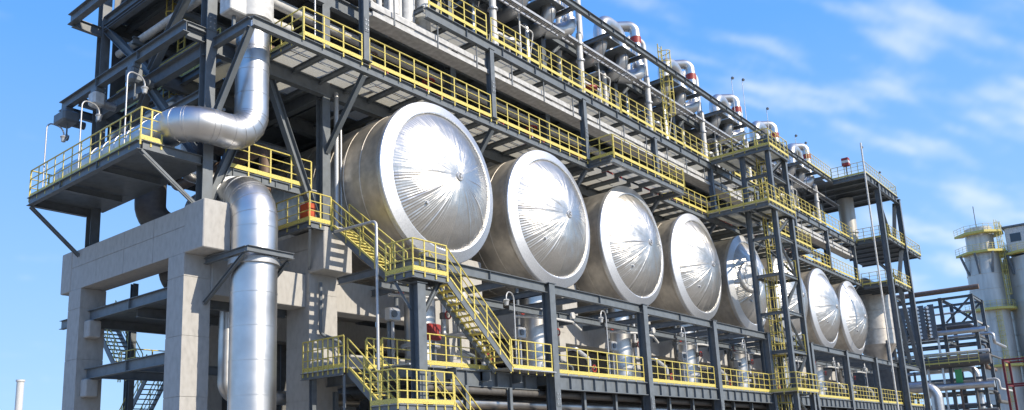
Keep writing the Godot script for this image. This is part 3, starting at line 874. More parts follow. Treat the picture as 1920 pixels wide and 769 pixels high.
	for k in 3:
		var y := GY + 2.9 * k
		var pz := -35.8 if k % 2 == 0 else -38.6
		var qz := -38.6 if k % 2 == 0 else -35.8
		for s in [-0.5, 0.5]:
			var xx: float = 18.6 + s + 1.2 * (k % 2)
			strut(rs, "stringer", Vector3(xx, y, pz), Vector3(xx, y + 2.9, qz), 0.26, 0.05, M.steel)
			rail(rs, Vector3(xx, y, pz), Vector3(xx, y + 2.9, qz), 0.9, false)
		for j in range(1, 14):
			part(rs, "tread", box_mesh(Vector3(-0.48, -0.03, -0.13), Vector3(0.48, 0, 0.13)), M.steel, Transform3D(Basis(), Vector3(18.6 + 1.2 * (k % 2), y + 2.9 * j / 14.0, lerpf(pz, qz, j / 14.0))))
		var lz := qz + (-0.7 if qz < pz else 0.7)
		part(rs, "landing", box_mesh(Vector3(18.0, y + 2.82, lz - 0.7), Vector3(20.4, y + 2.9, lz + 0.7)), M.steel)
		rail(rs, Vector3(18.0, y + 2.9, lz - 0.7), Vector3(18.0, y + 2.9, lz + 0.7), 0.7)
		rail(rs, Vector3(18.0, y + 2.9, lz + (-0.7 if qz < pz else 0.7)), Vector3(20.4, y + 2.9, lz + (-0.7 if qz < pz else 0.7)), 0.7)
	for q in [Vector2(18.1, -34.9), Vector2(20.5, -34.9), Vector2(20.5, -39.8)]:
		column(rs, "post", q.x, q.y, GY, 8.2, 0.25, 0.25, M.steel)

func zigzag() -> void:
	var t := thing("stair_platform", "yellow railed platform at the head of the upper stair flight", "platform", Vector3.ZERO, "stair platforms")
	part(t, "floor_plate", box_mesh(Vector3(19.3, 9.02, -26.2), Vector3(21.3, 9.06, -24.15)), M.galv)
	beam(t, "edge_beam", Vector3(19.32, 8.9, -24.2), Vector3(19.32, 8.9, -26.2), 0.24, 0.14, M.steel)
	beam(t, "edge_beam", Vector3(19.4, 8.9, -24.2), Vector3(20.02, 8.9, -24.2), 0.24, 0.14, M.steel)
	beam(t, "brace", Vector3(19.4, 8.75, -24.25), Vector3(20.0, 7.4, -25.05), 0.1, 0.1, M.steel)
	rail(t, Vector3(19.3, 9.06, -26.2), Vector3(19.3, 9.06, -24.15), 0.7)
	rail(t, Vector3(19.3, 9.06, -24.15), Vector3(20.35, 9.06, -24.15), 0.52)
	var ob := thing("equipment_cabinet", "orange cabinet behind the rails of the upper stair platform", "cabinet", Vector3(19.65, 9.06, -24.7))
	part(ob, "case", bev_mesh(Vector3(0.36, 0.62, 0.55), 0.03), M.orange, Transform3D(Basis(), Vector3(0, 0.5, 0)))
	part(ob, "leg", box_mesh(Vector3(-0.15, 0, -0.25), Vector3(-0.1, 0.22, 0.25)), M.steel)
	part(ob, "leg", box_mesh(Vector3(0.1, 0, -0.25), Vector3(0.15, 0.22, 0.25)), M.steel)
	flight("upper stair flight descending from the platform beside the first drum", Vector3(20.85, 9.04, -24.15), Vector3(20.85, 6.47, -21.0), 0.85)
	var l := thing("stair_landing", "yellow railed landing in front of the first drum's rim", "landing", Vector3.ZERO, "stair landings")
	part(l, "floor_plate", box_mesh(Vector3(20.15, 6.43, -21.0), Vector3(21.95, 6.47, -19.6)), M.galv)
	beam(l, "edge_beam", Vector3(20.18, 6.32, -19.62), Vector3(20.18, 6.32, -21.0), 0.22, 0.12, M.steel)
	beam(l, "edge_beam", Vector3(20.25, 6.32, -19.65), Vector3(21.95, 6.32, -19.65), 0.22, 0.12, M.steel)
	beam(l, "edge_beam", Vector3(21.9, 6.32, -19.75), Vector3(21.9, 6.32, -21.0), 0.22, 0.12, M.steel)
	beam(l, "joist", Vector3(20.25, 6.32, -20.45), Vector3(21.85, 6.32, -20.45), 0.2, 0.12, M.steel)
	beam(l, "brace", Vector3(21.85, 6.25, -20.0), Vector3(20.97, 5.0, -20.0), 0.14, 0.14, M.steel)
	beam(l, "brace", Vector3(20.2, 6.25, -20.6), Vector3(20.6, 5.2, -20.2), 0.1, 0.1, M.steel)
	rail(l, Vector3(20.15, 6.47, -20.95), Vector3(20.15, 6.47, -19.6), 0.5)
	rail(l, Vector3(20.15, 6.47, -19.6), Vector3(21.9, 6.47, -19.6), 0.6)
	rail(l, Vector3(21.95, 6.47, -21.0), Vector3(21.95, 6.47, -20.5), 0.5)
	flight("middle stair flight descending along the row to the lower walkway", Vector3(21.95, 6.47, -20.05), Vector3(25.5, 3.42, -20.05), 0.85)
	var p := thing("stair_platform", "yellow railed platform at the head of the lower stair flight", "platform", Vector3.ZERO, "stair platforms")
	part(p, "floor_plate", box_mesh(Vector3(19.6, 3.33, -25.0), Vector3(21.4, 3.37, -22.6)), M.galv)
	beam(p, "edge_beam", Vector3(19.62, 3.2, -22.65), Vector3(19.62, 3.2, -25.0), 0.24, 0.14, M.steel)
	rail(p, Vector3(19.6, 3.37, -22.6), Vector3(19.6, 3.37, -24.9), 0.3)
	rail(p, Vector3(20.72, 3.37, -22.6), Vector3(21.4, 3.37, -22.6), 0.34)
	beam(p, "post", Vector3(19.75, GY, -24.5), Vector3(19.75, 3.1, -24.5), 0.2, 0.2, M.steel)
	bar(p, "post", Vector3(19.7, GY, -22.7), Vector3(19.7, 3.1, -22.7), 0.06, M.steel)
	flight("lower stair flight descending from the cage-like platform", Vector3(20.22, 3.36, -22.6), Vector3(20.22, 1.88, -20.9), 0.85)
	var l2 := thing("stair_landing", "lowest yellow railed landing around the landing column", "landing", Vector3.ZERO, "stair landings")
	part(l2, "floor_plate", box_mesh(Vector3(19.3, 1.84, -20.9), Vector3(20.5, 1.88, -19.62)), M.galv)
	part(l2, "floor_plate", box_mesh(Vector3(21.0, 1.84, -20.9), Vector3(22.1, 1.88, -19.62)), M.galv)
	beam(l2, "edge_beam", Vector3(19.32, 1.72, -19.66), Vector3(19.32, 1.72, -20.9), 0.22, 0.12, M.steel)
	beam(l2, "edge_beam", Vector3(19.4, 1.72, -19.66), Vector3(22.1, 1.72, -19.66), 0.22, 0.12, M.steel)
	rail(l2, Vector3(19.3, 1.88, -20.9), Vector3(19.3, 1.88, -19.62), 0.45)
	rail(l2, Vector3(19.3, 1.88, -19.62), Vector3(22.05, 1.88, -19.62), 0.5)
	rail(l2, Vector3(22.1, 1.88, -21.0), Vector3(22.1, 1.88, -20.5), 0.5)
	flight("lowest stair flight descending to the ground", Vector3(22.1, 1.88, -20.05), Vector3(26.2, GY + 0.02, -20.05), 0.85)
	var fc := thing("fire_cabinet", "dark red fire cabinet under the middle stair flight", "cabinet", Vector3(23.2, YLOW, -21.6))
	part(fc, "case", bev_mesh(Vector3(0.66, 0.62, 0.3), 0.03), M.red, Transform3D(Basis(), Vector3(0, 1.4, 0)))
	part(fc, "door", box_mesh(Vector3(-0.28, 1.14, 0.151), Vector3(0.28, 1.66, 0.165)), M.red)
	part(fc, "door_handle", box_mesh(Vector3(0.18, 1.34, 0.166), Vector3(0.22, 1.48, 0.19)), M.galv)
	part(fc, "stand", box_mesh(Vector3(-0.05, 0, -0.05), Vector3(0.05, 1.05, 0.05)), M.steel)
	var ir := thing("railing", "short yellow railing with a hoop behind the lower stair flight", "railing", Vector3.ZERO)
	rail(ir, Vector3(21.3, YLOW, -22.4), Vector3(23.6, YLOW, -22.4), 0.8)
	part(ir, "hoop", sweep(route([Vector3(22.9, YLOW, -22.3), Vector3(22.9, YLOW + 1.6, -22.3), Vector3(23.5, YLOW + 1.6, -22.3), Vector3(23.5, YLOW, -22.3)], 0.29), 0.03, 8), M.galv)
	pipe("stair_post", "slim grey pipe post rising past the upper stair landing", [Vector3(20.05, GY, -21.3), Vector3(20.05, 8.55, -21.3), Vector3(19.9, 8.55, -23.4)], 0.055, 0.2, M.galv)

func ladder_tower() -> void:
	var t := thing("ladder_tower", "slender steel ladder tower in front of the sixth drum", "tower", Vector3.ZERO)
	var xa := 52.95
	var xb := 55.9
	var za := -20.35
	var zb := -18.6
	for x in [xa, xb]:
		for z in [za, zb]:
			column(t, "leg", x, z, GY, 20.3 if z == zb else 19.6, 0.3, 0.3, M.steel)
	var ys := [1.2, 3.3, 5.9, 8.4, 10.9, 13.4, 15.3, 17.6, 19.5]
	for i in ys.size():
		var y: float = ys[i]
		for x in [xa, xb]: beam(t, "strut", Vector3(x, y, za + 0.15), Vector3(x, y, zb - 0.15), 0.2, 0.14, M.steel)
		for z in [za, zb]: beam(t, "strut", Vector3(xa + 0.15, y, z), Vector3(xb - 0.15, y, z), 0.2, 0.14, M.steel)
		if i < ys.size() - 1:
			var y2: float = ys[i + 1]
			beam(t, "diagonal", Vector3(xa + 0.1 if i % 2 else xb - 0.1, y + 0.1, zb - 0.05), Vector3(xb - 0.1 if i % 2 else xa + 0.1, y2 - 0.1, zb - 0.05), 0.12, 0.12, M.steel)
			beam(t, "diagonal", Vector3(xb, y + 0.1, za if i % 2 else zb), Vector3(xb, y2 - 0.1, zb if i % 2 else za), 0.12, 0.12, M.steel)
	caged_ladder(t, 53.75, -19.95, GY, 11.5, 0.0)
	caged_ladder(t, 54.75, -19.95, 10.9, 20.9, 0.0)
	for y in [5.9, 10.9]:
		part(t, "rest_floor", box_mesh(Vector3(xa + 0.1, y + 0.1, za + 0.1), Vector3(xb - 0.1, y + 0.14, zb - 0.1)), M.grating)
		rail(t, Vector3(xb - 0.2, y + 0.14, zb), Vector3(xb + 0.1, y + 0.14, za), 0.7)
	for q in [[YM, 51.45], [YU, 52.7]]:
		var y: float = q[0]
		var xl: float = q[1]
		var b := thing("tower_bridge", "yellow railed bridge to the ladder tower from the %s walkway" % ("middle" if y == YM else "upper"), "bridge", Vector3.ZERO, "bridges to the ladder tower")
		part(b, "floor_plate", box_mesh(Vector3(xl, y - 0.05, ZU + 0.12), Vector3(xb + 0.2, y - 0.01, zb + 0.2)), M.grating)
		beam(b, "edge_beam", Vector3(xl + 0.05, y - 0.22, ZU + 0.15), Vector3(xl + 0.05, y - 0.22, zb + 0.2), 0.28, 0.16, M.steel)
		beam(b, "edge_beam", Vector3(xl + 0.15, y - 0.22, zb + 0.2), Vector3(xb + 0.2, y - 0.22, zb + 0.2), 0.28, 0.16, M.steel)
		for k in 3: beam(b, "joist", Vector3(xl + 0.12, y - 0.2, ZU + 0.9 + k), Vector3(xb, y - 0.2, ZU + 0.9 + k), 0.2, 0.1, M.steel)
		rail(b, Vector3(xl, y, ZU + 0.1), Vector3(xl, y, zb + 0.25), 0.85)
		rail(b, Vector3(xl, y, zb + 0.25), Vector3(xb + 0.25, y, zb + 0.25), 0.7)
		rail(b, Vector3(xb + 0.25, y, zb + 0.25), Vector3(xb + 0.25, y, ZU + 0.2), 0.85)
	var lw := thing("tower_railing", "yellow railing around the foot of the ladder tower at lower walkway height", "railing", Vector3.ZERO)
	part(lw, "floor_plate", box_mesh(Vector3(52.5, YLOW - 0.06, -20.0), Vector3(56.3, YLOW - 0.01, -18.3)), M.galv)
	rail(lw, Vector3(52.5, YLOW, -20.0), Vector3(52.5, YLOW, -18.3), 0.7)
	rail(lw, Vector3(52.5, YLOW, -18.3), Vector3(56.3, YLOW, -18.3), 0.7)
	rail(lw, Vector3(56.3, YLOW, -18.3), Vector3(56.3, YLOW, -20.0), 0.7)
	var r := thing("roof_ladder", "yellow caged ladder from upper walkway to roof between the second and third pipe loops", "ladder", Vector3.ZERO)
	caged_ladder(r, 48.4, -23.4, YU, 26.9, 0.0)

func far_end() -> void:
	var xr := 91.8
	var zf := -19.6
	for q in [[84.3, zf], [xr, zf]]:
		steel_column("tall far end column, %s" % ("beside the slender white mast" if q[0] < 90 else "at the outer front corner" if q[1] > -20 else "at the outer rear corner"), q[0], q[1], GY, YR - 0.2, 0.45, "far end tower columns")
	var t := thing("roof_platform", "dark roof platform with pale railing at the far end", "platform", Vector3.ZERO)
	part(t, "floor_plate", box_mesh(Vector3(80.8, YR + 0.05, -33.0), Vector3(xr + 0.2, YR + 0.12, zf + 0.1)), M.steel)
	beam(t, "edge_beam", Vector3(80.85, YR - 0.15, ZU), Vector3(80.85, YR - 0.15, zf), 0.36, 0.24, M.steel)
	beam(t, "edge_beam", Vector3(80.95, YR - 0.3, zf), Vector3(xr, YR - 0.3, zf), 0.7, 0.3, M.steel, 1.1)
	for k in 5: beam(t, "joist", Vector3(82.5 + 2.1 * k, YR - 0.15, zf - 0.1), Vector3(82.5 + 2.1 * k, YR - 0.15, -32.0), 0.3, 0.2, M.steel)
	rail(t, Vector3(80.85, YR + 0.15, ZU), Vector3(80.85, YR + 0.15, zf), 0.6)
	rail(t, Vector3(80.85, YR + 0.15, zf), Vector3(xr, YR + 0.15, zf), 0.7)
	rail(t, Vector3(xr, YR + 0.15, zf), Vector3(xr, YR + 0.15, -24.5), 0.7)
	rail(t, Vector3(74.0, YR + 0.25, ZU), Vector3(80.7, YR + 0.25, ZU), 0.7)
	for q in [[YU, 98.2, "upper"], [YM - 0.35, xr + 0.1, "middle"]]:
		var y: float = q[0]
		var x1: float = q[1]
		var b := thing("railed_platform", "yellow railed far end platform at %s walkway height" % q[2], "platform", Vector3.ZERO, "platforms at the far end")
		part(b, "floor_plate", box_mesh(Vector3(85.7, y - 0.06, -25.5), Vector3(x1, y - 0.01, zf + 0.05)), M.steel)
		beam(b, "edge_beam", Vector3(85.75, y - 0.25, ZU + 0.2), Vector3(85.75, y - 0.25, zf + 0.05), 0.32, 0.2, M.steel)
		beam(b, "edge_beam", Vector3(85.85, y - 0.25, zf + 0.02), Vector3(x1, y - 0.25, zf + 0.02), 0.32, 0.2, M.steel, 1.5)
		for k in 6: beam(b, "joist", Vector3(86.6 + (x1 - 87.0) * k / 5.0, y - 0.22, zf - 0.1), Vector3(86.6 + (x1 - 87.0) * k / 5.0, y - 0.22, -25.4), 0.2, 0.14, M.steel)
		rail(b, Vector3(85.7, y, ZU + 0.15), Vector3(85.7, y, zf + 0.05), 0.75)
		rail(b, Vector3(85.7, y, zf + 0.1), Vector3(x1, y, zf + 0.1), 0.75)
		rail(b, Vector3(x1, y, zf + 0.1), Vector3(x1, y, -24.0), 0.75)
	var br := thing("diagonal_bracing", "pale and dark diagonal struts in the far end tower", "bracing", Vector3.ZERO)
	for q in [[Vector3(85, 15.0, zf - 0.2), Vector3(88.2, 7.4, zf - 0.2)], [Vector3(91.4, 7.0, zf - 0.2), Vector3(88.2, 15.0, zf - 0.2)], [Vector3(91.6, 24.0, zf - 0.3), Vector3(89.5, 19.8, zf - 0.3)], [Vector3(84.6, 24, zf - 0.3), Vector3(88.0, 19.8, zf - 0.3)], [Vector3(88.4, 15.4, zf - 0.2), Vector3(91.5, 19.3, zf - 0.2)]]:
		beam(br, "diagonal", q[0], q[1], 0.32, 0.3, M.steel)
	beam(br, "tie", Vector3(84.6, YV - 0.2, zf - 0.2), Vector3(92.0, YV - 0.2, zf - 0.2), 0.4, 0.26, M.steel)
	# cantilevered pipe cradle past the far end
	var cr := thing("pipe_cradle", "cantilevered frame with two silver elbows past the far end", "pipe rack", Vector3.ZERO)
	for q in [[Vector3(92.2, 15.3, -22.5), Vector3(101.5, 15.3, -22.5)], [Vector3(92.2, 18.6, -22.5), Vector3(101.5, 17.6, -22.5)], [Vector3(101.4, 15.3, -22.5), Vector3(101.4, 17.6, -22.5)], [Vector3(92.2, 12.2, -22.5), Vector3(97.5, 15.2, -22.5)], [Vector3(101.4, 15.3, -22.5), Vector3(101.4, 15.3, -27)]]:
		beam(cr, "beam", q[0], q[1], 0.26, 0.2, M.steel)
	for k in 2:
		part(cr, "elbow", sweep(route([Vector3(93 + 3.4 * k, 16.4, -24.2), Vector3(98 + 2.6 * k, 16.4, -24.2), Vector3(98 + 2.6 * k, 16.4, -32)], 1.3), 0.75, 22), M.clad)
	# standing vessel with cone bottom
	var v := thing("standing_vessel", "brownish upright vessel with cone bottom past the last drum", "vessel", Vector3(92.3, 8.9, -23.6))
	var lay := Basis(Vector3.RIGHT, -PI / 2)
	part(v, "shell", lathe([Vector2(1.9, 0.9), Vector2(1.9, 2.4), Vector2(1.93, 2.42), Vector2(1.93, 2.5), Vector2(1.9, 2.52), Vector2(1.9, 4.3), Vector2(1.93, 4.32), Vector2(1.93, 4.4), Vector2(1.9, 4.42), Vector2(1.9, 6.2)], 40, false), M.shell, Transform3D(lay, Vector3.ZERO))
	part(v, "cone", lathe([Vector2(0.35, -1.4), Vector2(1.89, 0.9)], 40, false), M.shell, Transform3D(lay, Vector3.ZERO))
	for a in 4: part(v, "leg", box_mesh(Vector3(-0.1, -2.0, -0.1), Vector3(0.1, 1.2, 0.1)), M.steel, Transform3D(Basis(), Vector3(cos(a * PI / 2 + 0.8) * 1.85, 0, sin(a * PI / 2 + 0.8) * 1.85)))
	pipe("white_mast", "slender white mast standing before the far end tower", [Vector3(79.4, GY, -19.3), Vector3(79.4, 27.2, -19.3)], 0.075, 0.2, M.white)
	var rl := thing("roof_beacon", "red and white banded beacon box on the far roof platform", "beacon", Vector3(80.9, YR + 0.12, -21.2))
	part(rl, "stand", box_mesh(Vector3(-0.05, 0, -0.05), Vector3(0.05, 1.1, 0.05)), M.steel)
	for k in 3: part(rl, "band", box_mesh(Vector3(-0.3, 1.1 + 0.25 * k, -0.3), Vector3(0.3, 1.34 + 0.25 * k, 0.3)), M.red if k != 1 else M.white)
	var vp := thing("exhaust_duct", "pale vertical duct under the far roof platform", "duct", Vector3(86.5, YU + 0.02, -23.2))
	part(vp, "stack", sweep([Vector3(0, 0, 0), Vector3(0, 4.6, 0)], 0.75, 24), M.tower)
	part(vp, "flange", sweep([Vector3(0, 1.0, 0), Vector3(0, 1.15, 0)], 0.85, 24), M.galv)

func inside(XS: Array) -> void:
	var runs := [[16.6, -26.6, 0.45, "pipe_brown", "brown insulated pipe run on the middle floor"], [17.6, -29.3, 0.6, "pipe_dark", "fat dark pipe run deep on the middle floor"], [16.3, -31.6, 0.5, "pipe_dark", "dark pipe run at the rear of the middle floor"], [18.4, -25.6, 0.22, "white", "thin pale pipe run under the upper floor"],
		[21.2, -26.4, 0.4, "pipe_dark", "dark pipe run on the upper floor"], [22.6, -27.8, 0.7, "pipe_dark", "fat dark pipe run under the roof"], [20.6, -30.5, 0.6, "pipe_brown", "brown pipe run deep on the upper floor"]]
	for r in runs:
		var t := pipe("pipe_run", r[4], [Vector3(18.0, r[0], r[1]), Vector3(85.0, r[0], r[1])], r[2], 0.5, M[r[3]], 0.0, "long inner pipe runs", 16)
		var x := 20.9
		while x < 85:
			part(t, "saddle", box_mesh(Vector3(-0.08, -(r[0] - (YM if r[0] < YU else YU)), -r[2] * 0.6), Vector3(0.08, -r[2] * 0.8, r[2] * 0.6)), M.steel, Transform3D(Basis(), Vector3(x, r[0], r[1])))
			x += 8.0
	var low := [[2.55, -20.7, 0.14, "pipe_dark"], [2.1, -21.2, 0.22, "clad"], [2.35, -22.0, 0.3, "pipe_dark"], [1.0, -20.9, 0.3, "pipe_brown"], [0.6, -21.8, 0.42, "pipe_dark"], [1.5, -22.9, 0.45, "pipe_dark"], [0.3, -23.9, 0.5, "pipe_dark"], [2.3, -24.2, 0.3, "pipe_brown"]]
	for i in low.size():
		var r: Array = low[i]
		pipe("rack_pipe", "%s pipe of the rack under the lower walkway" % ORD[i], [Vector3(21.4 + 0.3 * i, r[0], r[1]), Vector3(93.0, r[0], r[1])], r[2], 0.3, M[r[3]], 0.0, "pipes in the rack under the lower walkway", 14)
	var rk := thing("pipe_rack", "low steel rack carrying pipes under the lower walkway", "pipe rack", Vector3.ZERO)
	for i in range(1, XS.size()):
		for k in 3:
			var x: float = XS[i] + 2.667 * k
			if x > 92: continue
			for y in [0.0, 1.72]: beam(rk, "tier", Vector3(x + 0.25, y, -20.3), Vector3(x + 0.25, y, -24.8), 0.2, 0.15, M.steel)
			column(rk, "post", x + 0.25, -20.45, GY, 2.7, 0.16, 0.16, M.steel)
			column(rk, "post", x + 0.25, -24.7, GY, 2.7, 0.16, 0.16, M.steel)
	# machines in the dark behind the lower walkway
	for i in range(1, XS.size() - 1):
		var x: float = XS[i] + 4.0
		var p := thing("pump_skid", "dark pump skid on the ground under the %s drum from the stairs" % ORD[i - 1], "pump", Vector3(x, GY, -28.5), "pump skids under the drums")
		part(p, "base", bev_mesh(Vector3(4.5, 0.5, 2.0), 0.05), M.concrete, Transform3D(Basis(), Vector3(0, 0.25, 0)))
		part(p, "casing", sweep([Vector3(-1.4, 1.6, 0), Vector3(0.2, 1.6, 0)], 0.95, 20), M.pipe_dark)
		part(p, "motor", sweep([Vector3(0.4, 1.5, 0), Vector3(2.0, 1.5, 0)], 0.6, 20), M.pipe_brown)
		part(p, "discharge", sweep(route([Vector3(-1.0, 2.2, 0), Vector3(-1.0, 4.6, 0), Vector3(-1.0, 4.6, 3)], 0.5), 0.28, 14), M.pipe_dark)
	for i in range(1, XS.size() - 1):
		for k in 2:
			var f := thing("added_fan_shroud", "%s added dark fan shroud under the roof, bay %s from the open end" % [["wide", "deep"][k], ORD[i]], "fan shroud", Vector3(XS[i] + 2.2 + 3.8 * k, YR - 0.3, -29.0 + 0.4 * k), "added dark fan shrouds under the roof")  # added to darken the space under the roof and cover sky gaps
			part(f, "ring", lathe([Vector2(1.55, -1.3 - 0.5 * k), Vector2(1.7, -1.2 - 0.5 * k), Vector2(1.7, 0.0)], 28, false), M.steel, Transform3D(Basis(Vector3.RIGHT, -PI / 2), Vector3.ZERO))
			part(f, "hub", sweep([Vector3(0, -1.5, 0), Vector3(0, -0.6, 0)], 0.3, 12), M.pipe_dark)
			for b in 4: part(f, "blade", box_mesh(Vector3(0.25, -0.02, -0.16), Vector3(1.5, 0.02, 0.16)), M.steel, Transform3D(Basis(Vector3.UP, b * PI / 2 + i) * Basis(Vector3.RIGHT, 0.3), Vector3(0, -0.8, 0)))
			beam(f, "motor_bar", Vector3(-1.7, -1.0, 0), Vector3(1.7, -1.0, 0), 0.16, 0.14, M.steel)
	# valves along the middle walkway
	for i in range(1, XS.size() - 1):
		for k in 2:
			var x: float = XS[i] + 2.0 + 3.6 * k
			var v := thing("valve", "%s rusty red valve on the middle walkway, %s from the open end" % ["small" if k else "large", ORD[i - 1]], "valve", Vector3(x, YM, -24.35), "rusty valves along the middle walkway")
			part(v, "body", sweep([Vector3(-0.5, 0.85, 0), Vector3(0.5, 0.85, 0)], 0.34 - 0.08 * k, 14), M.pipe_brown)
			part(v, "flange", sweep([Vector3(-0.58, 0.85, 0), Vector3(-0.5, 0.85, 0)], 0.48 - 0.08 * k, 14), M.red)
			part(v, "flange", sweep([Vector3(0.5, 0.85, 0), Vector3(0.58, 0.85, 0)], 0.48 - 0.08 * k, 14), M.red)
			part(v, "stem", sweep([Vector3(0, 0.9, 0), Vector3(0, 1.75, 0)], 0.06, 8), M.galv)
			part(v, "handwheel", lathe([Vector2(0.2, -0.03), Vector2(0.3, -0.03), Vector2(0.3, 0.03), Vector2(0.2, 0.03), Vector2(0.2, -0.03)], 16, false), M.red if k else M.pipe_brown, Transform3D(Basis(Vector3.RIGHT, PI / 2), Vector3(0, 1.72, 0)))
			part(v, "foot", box_mesh(Vector3(-0.1, 0, -0.1), Vector3(0.1, 0.6, 0.1)), M.steel)

func roof_pipes(XS: Array) -> void:
	for i in range(1, XS.size() - 1):
		var at := Vector3(XS[i], YU, 0)
		var o: String = ORD[i - 1]
		var h := rng.randf_range(-0.1, 0.35)
		var s := rng.randf_range(-0.25, 0.25)
		var a := thing("fat_loop", "fat silver pipe loop arching over the roof edge, %s from the open end" % o, "pipe", at, "fat silver loops over the roof edge")
		part(a, "run", sweep(route([Vector3(-3.1 + s, 4.3, -27.0), Vector3(-3.1 + s, 4.3, -23.9), Vector3(-3.1 + s, 6.85 + h, -23.9), Vector3(-0.75, 6.85 + h, -23.9), Vector3(-0.75, 4.1, -23.9), Vector3(-0.75, 4.1, -27.5)], 1.0), 0.43, 24), M.clad)
		for y in [5.3]: part(a, "flange", sweep([Vector3(-0.75, y, -23.9), Vector3(-0.75, y + 0.12, -23.9)], 0.59, 22), M.galv)
		var b := thing("banded_loop", "red banded silver pipe loop over the roof edge, %s from the open end" % o, "pipe", at, "red banded loops over the roof edge")
		part(b, "run", sweep(route([Vector3(-0.2, 4.6, -25.2), Vector3(-0.2, 7.85 + h, -25.0), Vector3(0.9, 7.85 + h, -23.7), Vector3(0.9, 4.3 + s, -23.7), Vector3(-0.5, 4.3 + s, -24.9), Vector3(-0.5, 4.3 + s, -28)], 0.5), 0.34, 22), M.clad)
		part(b, "red_band", sweep([Vector3(0.9, 6.55 + h, -23.7), Vector3(0.9, 7.0 + h, -23.7)], 0.365, 22), M.red)
		part(b, "elbow_jacket", sweep(route([Vector3(0.9, 5.0, -23.7), Vector3(0.9, 4.3 + s, -23.7), Vector3(-0.2, 4.3 + s, -24.65)], 0.5), 0.46, 22), M.clad)
		var c := thing("thin_loop", "thin white pipe dropping from roof to upper walkway, %s from the open end" % o, "pipe", at, "thin white pipes dropping to the upper walkway")
		part(c, "run", sweep(route([Vector3(1.55, 5.2, -24.8), Vector3(1.55, 7.7 + s, -24.6), Vector3(2.9, 7.7 + s, -24.2), Vector3(2.9, 4.8, -24.2), Vector3(1.6, 4.3, -23.5), Vector3(1.6, 0.0, -23.5)], 0.35), 0.18, 16), M.white)
		for y in [2.6 + s, 3.6]: part(c, "flange", sweep([Vector3(1.6, y, -23.5), Vector3(1.6, y + 0.08, -23.5)], 0.27, 16), M.galv)
		var d := thing("conduit", "bent white conduit above the upper walkway, %s from the open end" % o, "conduit", at, "bent white conduits above the upper walkway")
		part(d, "run", sweep(route([Vector3(-5.0, 4.6, -24.6), Vector3(-3.6 + s, 4.2, -23.9), Vector3(-3.6 + s, 0.0, -23.9)], 0.3), 0.05, 8), M.white)
		part(d, "branch", sweep(route([Vector3(-3.6 + s, 3.0, -23.9), Vector3(-2.4, 3.0, -23.9), Vector3(-2.4, 1.2, -24.3)], 0.2), 0.04, 8), M.white)
		var f := thing("roof_header_box", "pale header box above the roof steel, %s from the open end" % o, "header box", at, "pale header boxes on the roof")
		part(f, "box", bev_mesh(Vector3(2.4, 1.1, 3.0), 0.05), M.galv, Transform3D(Basis(), Vector3(4.6 + s, 5.75, -27.5)))
		part(f, "skirt", bev_mesh(Vector3(2.0, 0.5, 2.6), 0.05), M.galv, Transform3D(Basis(), Vector3(4.6 + s, 4.95, -27.5)))
		for k in 5: part(f, "plug", sweep([Vector3(3.7 + s + 0.45 * k, 5.9, -26.0), Vector3(3.7 + s + 0.45 * k, 5.9, -25.9)], 0.12, 10), M.galv)
		# a control valve group behind the upper rail
		var v := thing("valve_group", "control valve group with bypass behind the upper rail, %s from the open end" % o, "valve", at, "valve groups on the upper walkway")
		var vx := 4.2 + s
		part(v, "header", sweep(route([Vector3(vx - 1.6, 4.4, -25.6), Vector3(vx - 1.6, 1.3, -25.6), Vector3(vx - 1.6, 1.3, -24.5), Vector3(vx + 1.7, 1.3, -24.5), Vector3(vx + 1.7, 3.8, -24.5), Vector3(vx + 1.7, 3.8, -27)], 0.3), 0.15, 12), M.white if i % 2 else M.clad)
		part(v, "bypass", sweep(route([Vector3(vx - 1.0, 1.3, -24.5), Vector3(vx - 1.0, 2.3, -24.5), Vector3(vx + 1.0, 2.3, -24.5), Vector3(vx + 1.0, 1.3, -24.5)], 0.2), 0.09, 10), M.white)
		part(v, "bonnet", sweep([Vector3(vx, 1.3, -24.5), Vector3(vx, 2.0, -24.5)], 0.1, 10), M.pipe_dark)
		part(v, "actuator", lathe([Vector2(0.05, -0.12), Vector2(0.42, -0.06), Vector2(0.42, 0.06), Vector2(0.05, 0.16)], 18, false), M.galv if i % 3 else M.red, Transform3D(Basis(Vector3.RIGHT, -PI / 2), Vector3(vx, 2.1, -24.5)))
		for k in [-0.7, -0.2, 0.2, 0.7]: part(v, "flange", sweep([Vector3(vx + k - 0.04, 1.3, -24.5), Vector3(vx + k + 0.04, 1.3, -24.5)], 0.25, 12), M.galv)
		for k in [-1.3, 1.3]: part(v, "support", box_mesh(Vector3(-0.05, 0, -0.05), Vector3(0.05, 1.16, 0.05)), M.steel, Transform3D(Basis(), Vector3(vx + k, 0, -24.5)))
		# ladder rack of cables under the roof
		var ct := thing("cable_tray", "galvanised cable tray under the roof edge, %s from the open end" % o, "cable tray", at, "cable trays under the roof edge")
		for z in [-23.3, -23.75]: part(ct, "side", box_mesh(Vector3(0.2, 3.55, z - 0.02), Vector3(7.8, 3.68, z + 0.02)), M.galv)
		for k in 16: part(ct, "rung", box_mesh(Vector3(0.4 + 0.47 * k, 3.56, -23.74), Vector3(0.46 + 0.47 * k, 3.59, -23.31)), M.galv)
		for k in 3: part(ct, "cable", tube(7.5, 0.03, 6), M.pipe_dark, Transform3D(Basis(), Vector3(0.25, 3.63, -23.4 - 0.11 * k)))
		for k in 3: part(ct, "hanger", box_mesh(Vector3(-0.02, 3.55, -23.3), Vector3(0.02, 4.9, -23.26)), M.steel, Transform3D(Basis(), Vector3(1.2 + 2.7 * k, 0, 0)))
		# drain group below each drum, reached from the lower walkway
		var q := thing("drain_group", "small valves and bent drain pipes beneath the %s drum from the stairs" % ORD[i - 1], "drain pipes", Vector3(XS[i] + 4.0, YLOW, -23.0), "drain pipe groups beneath the drums")
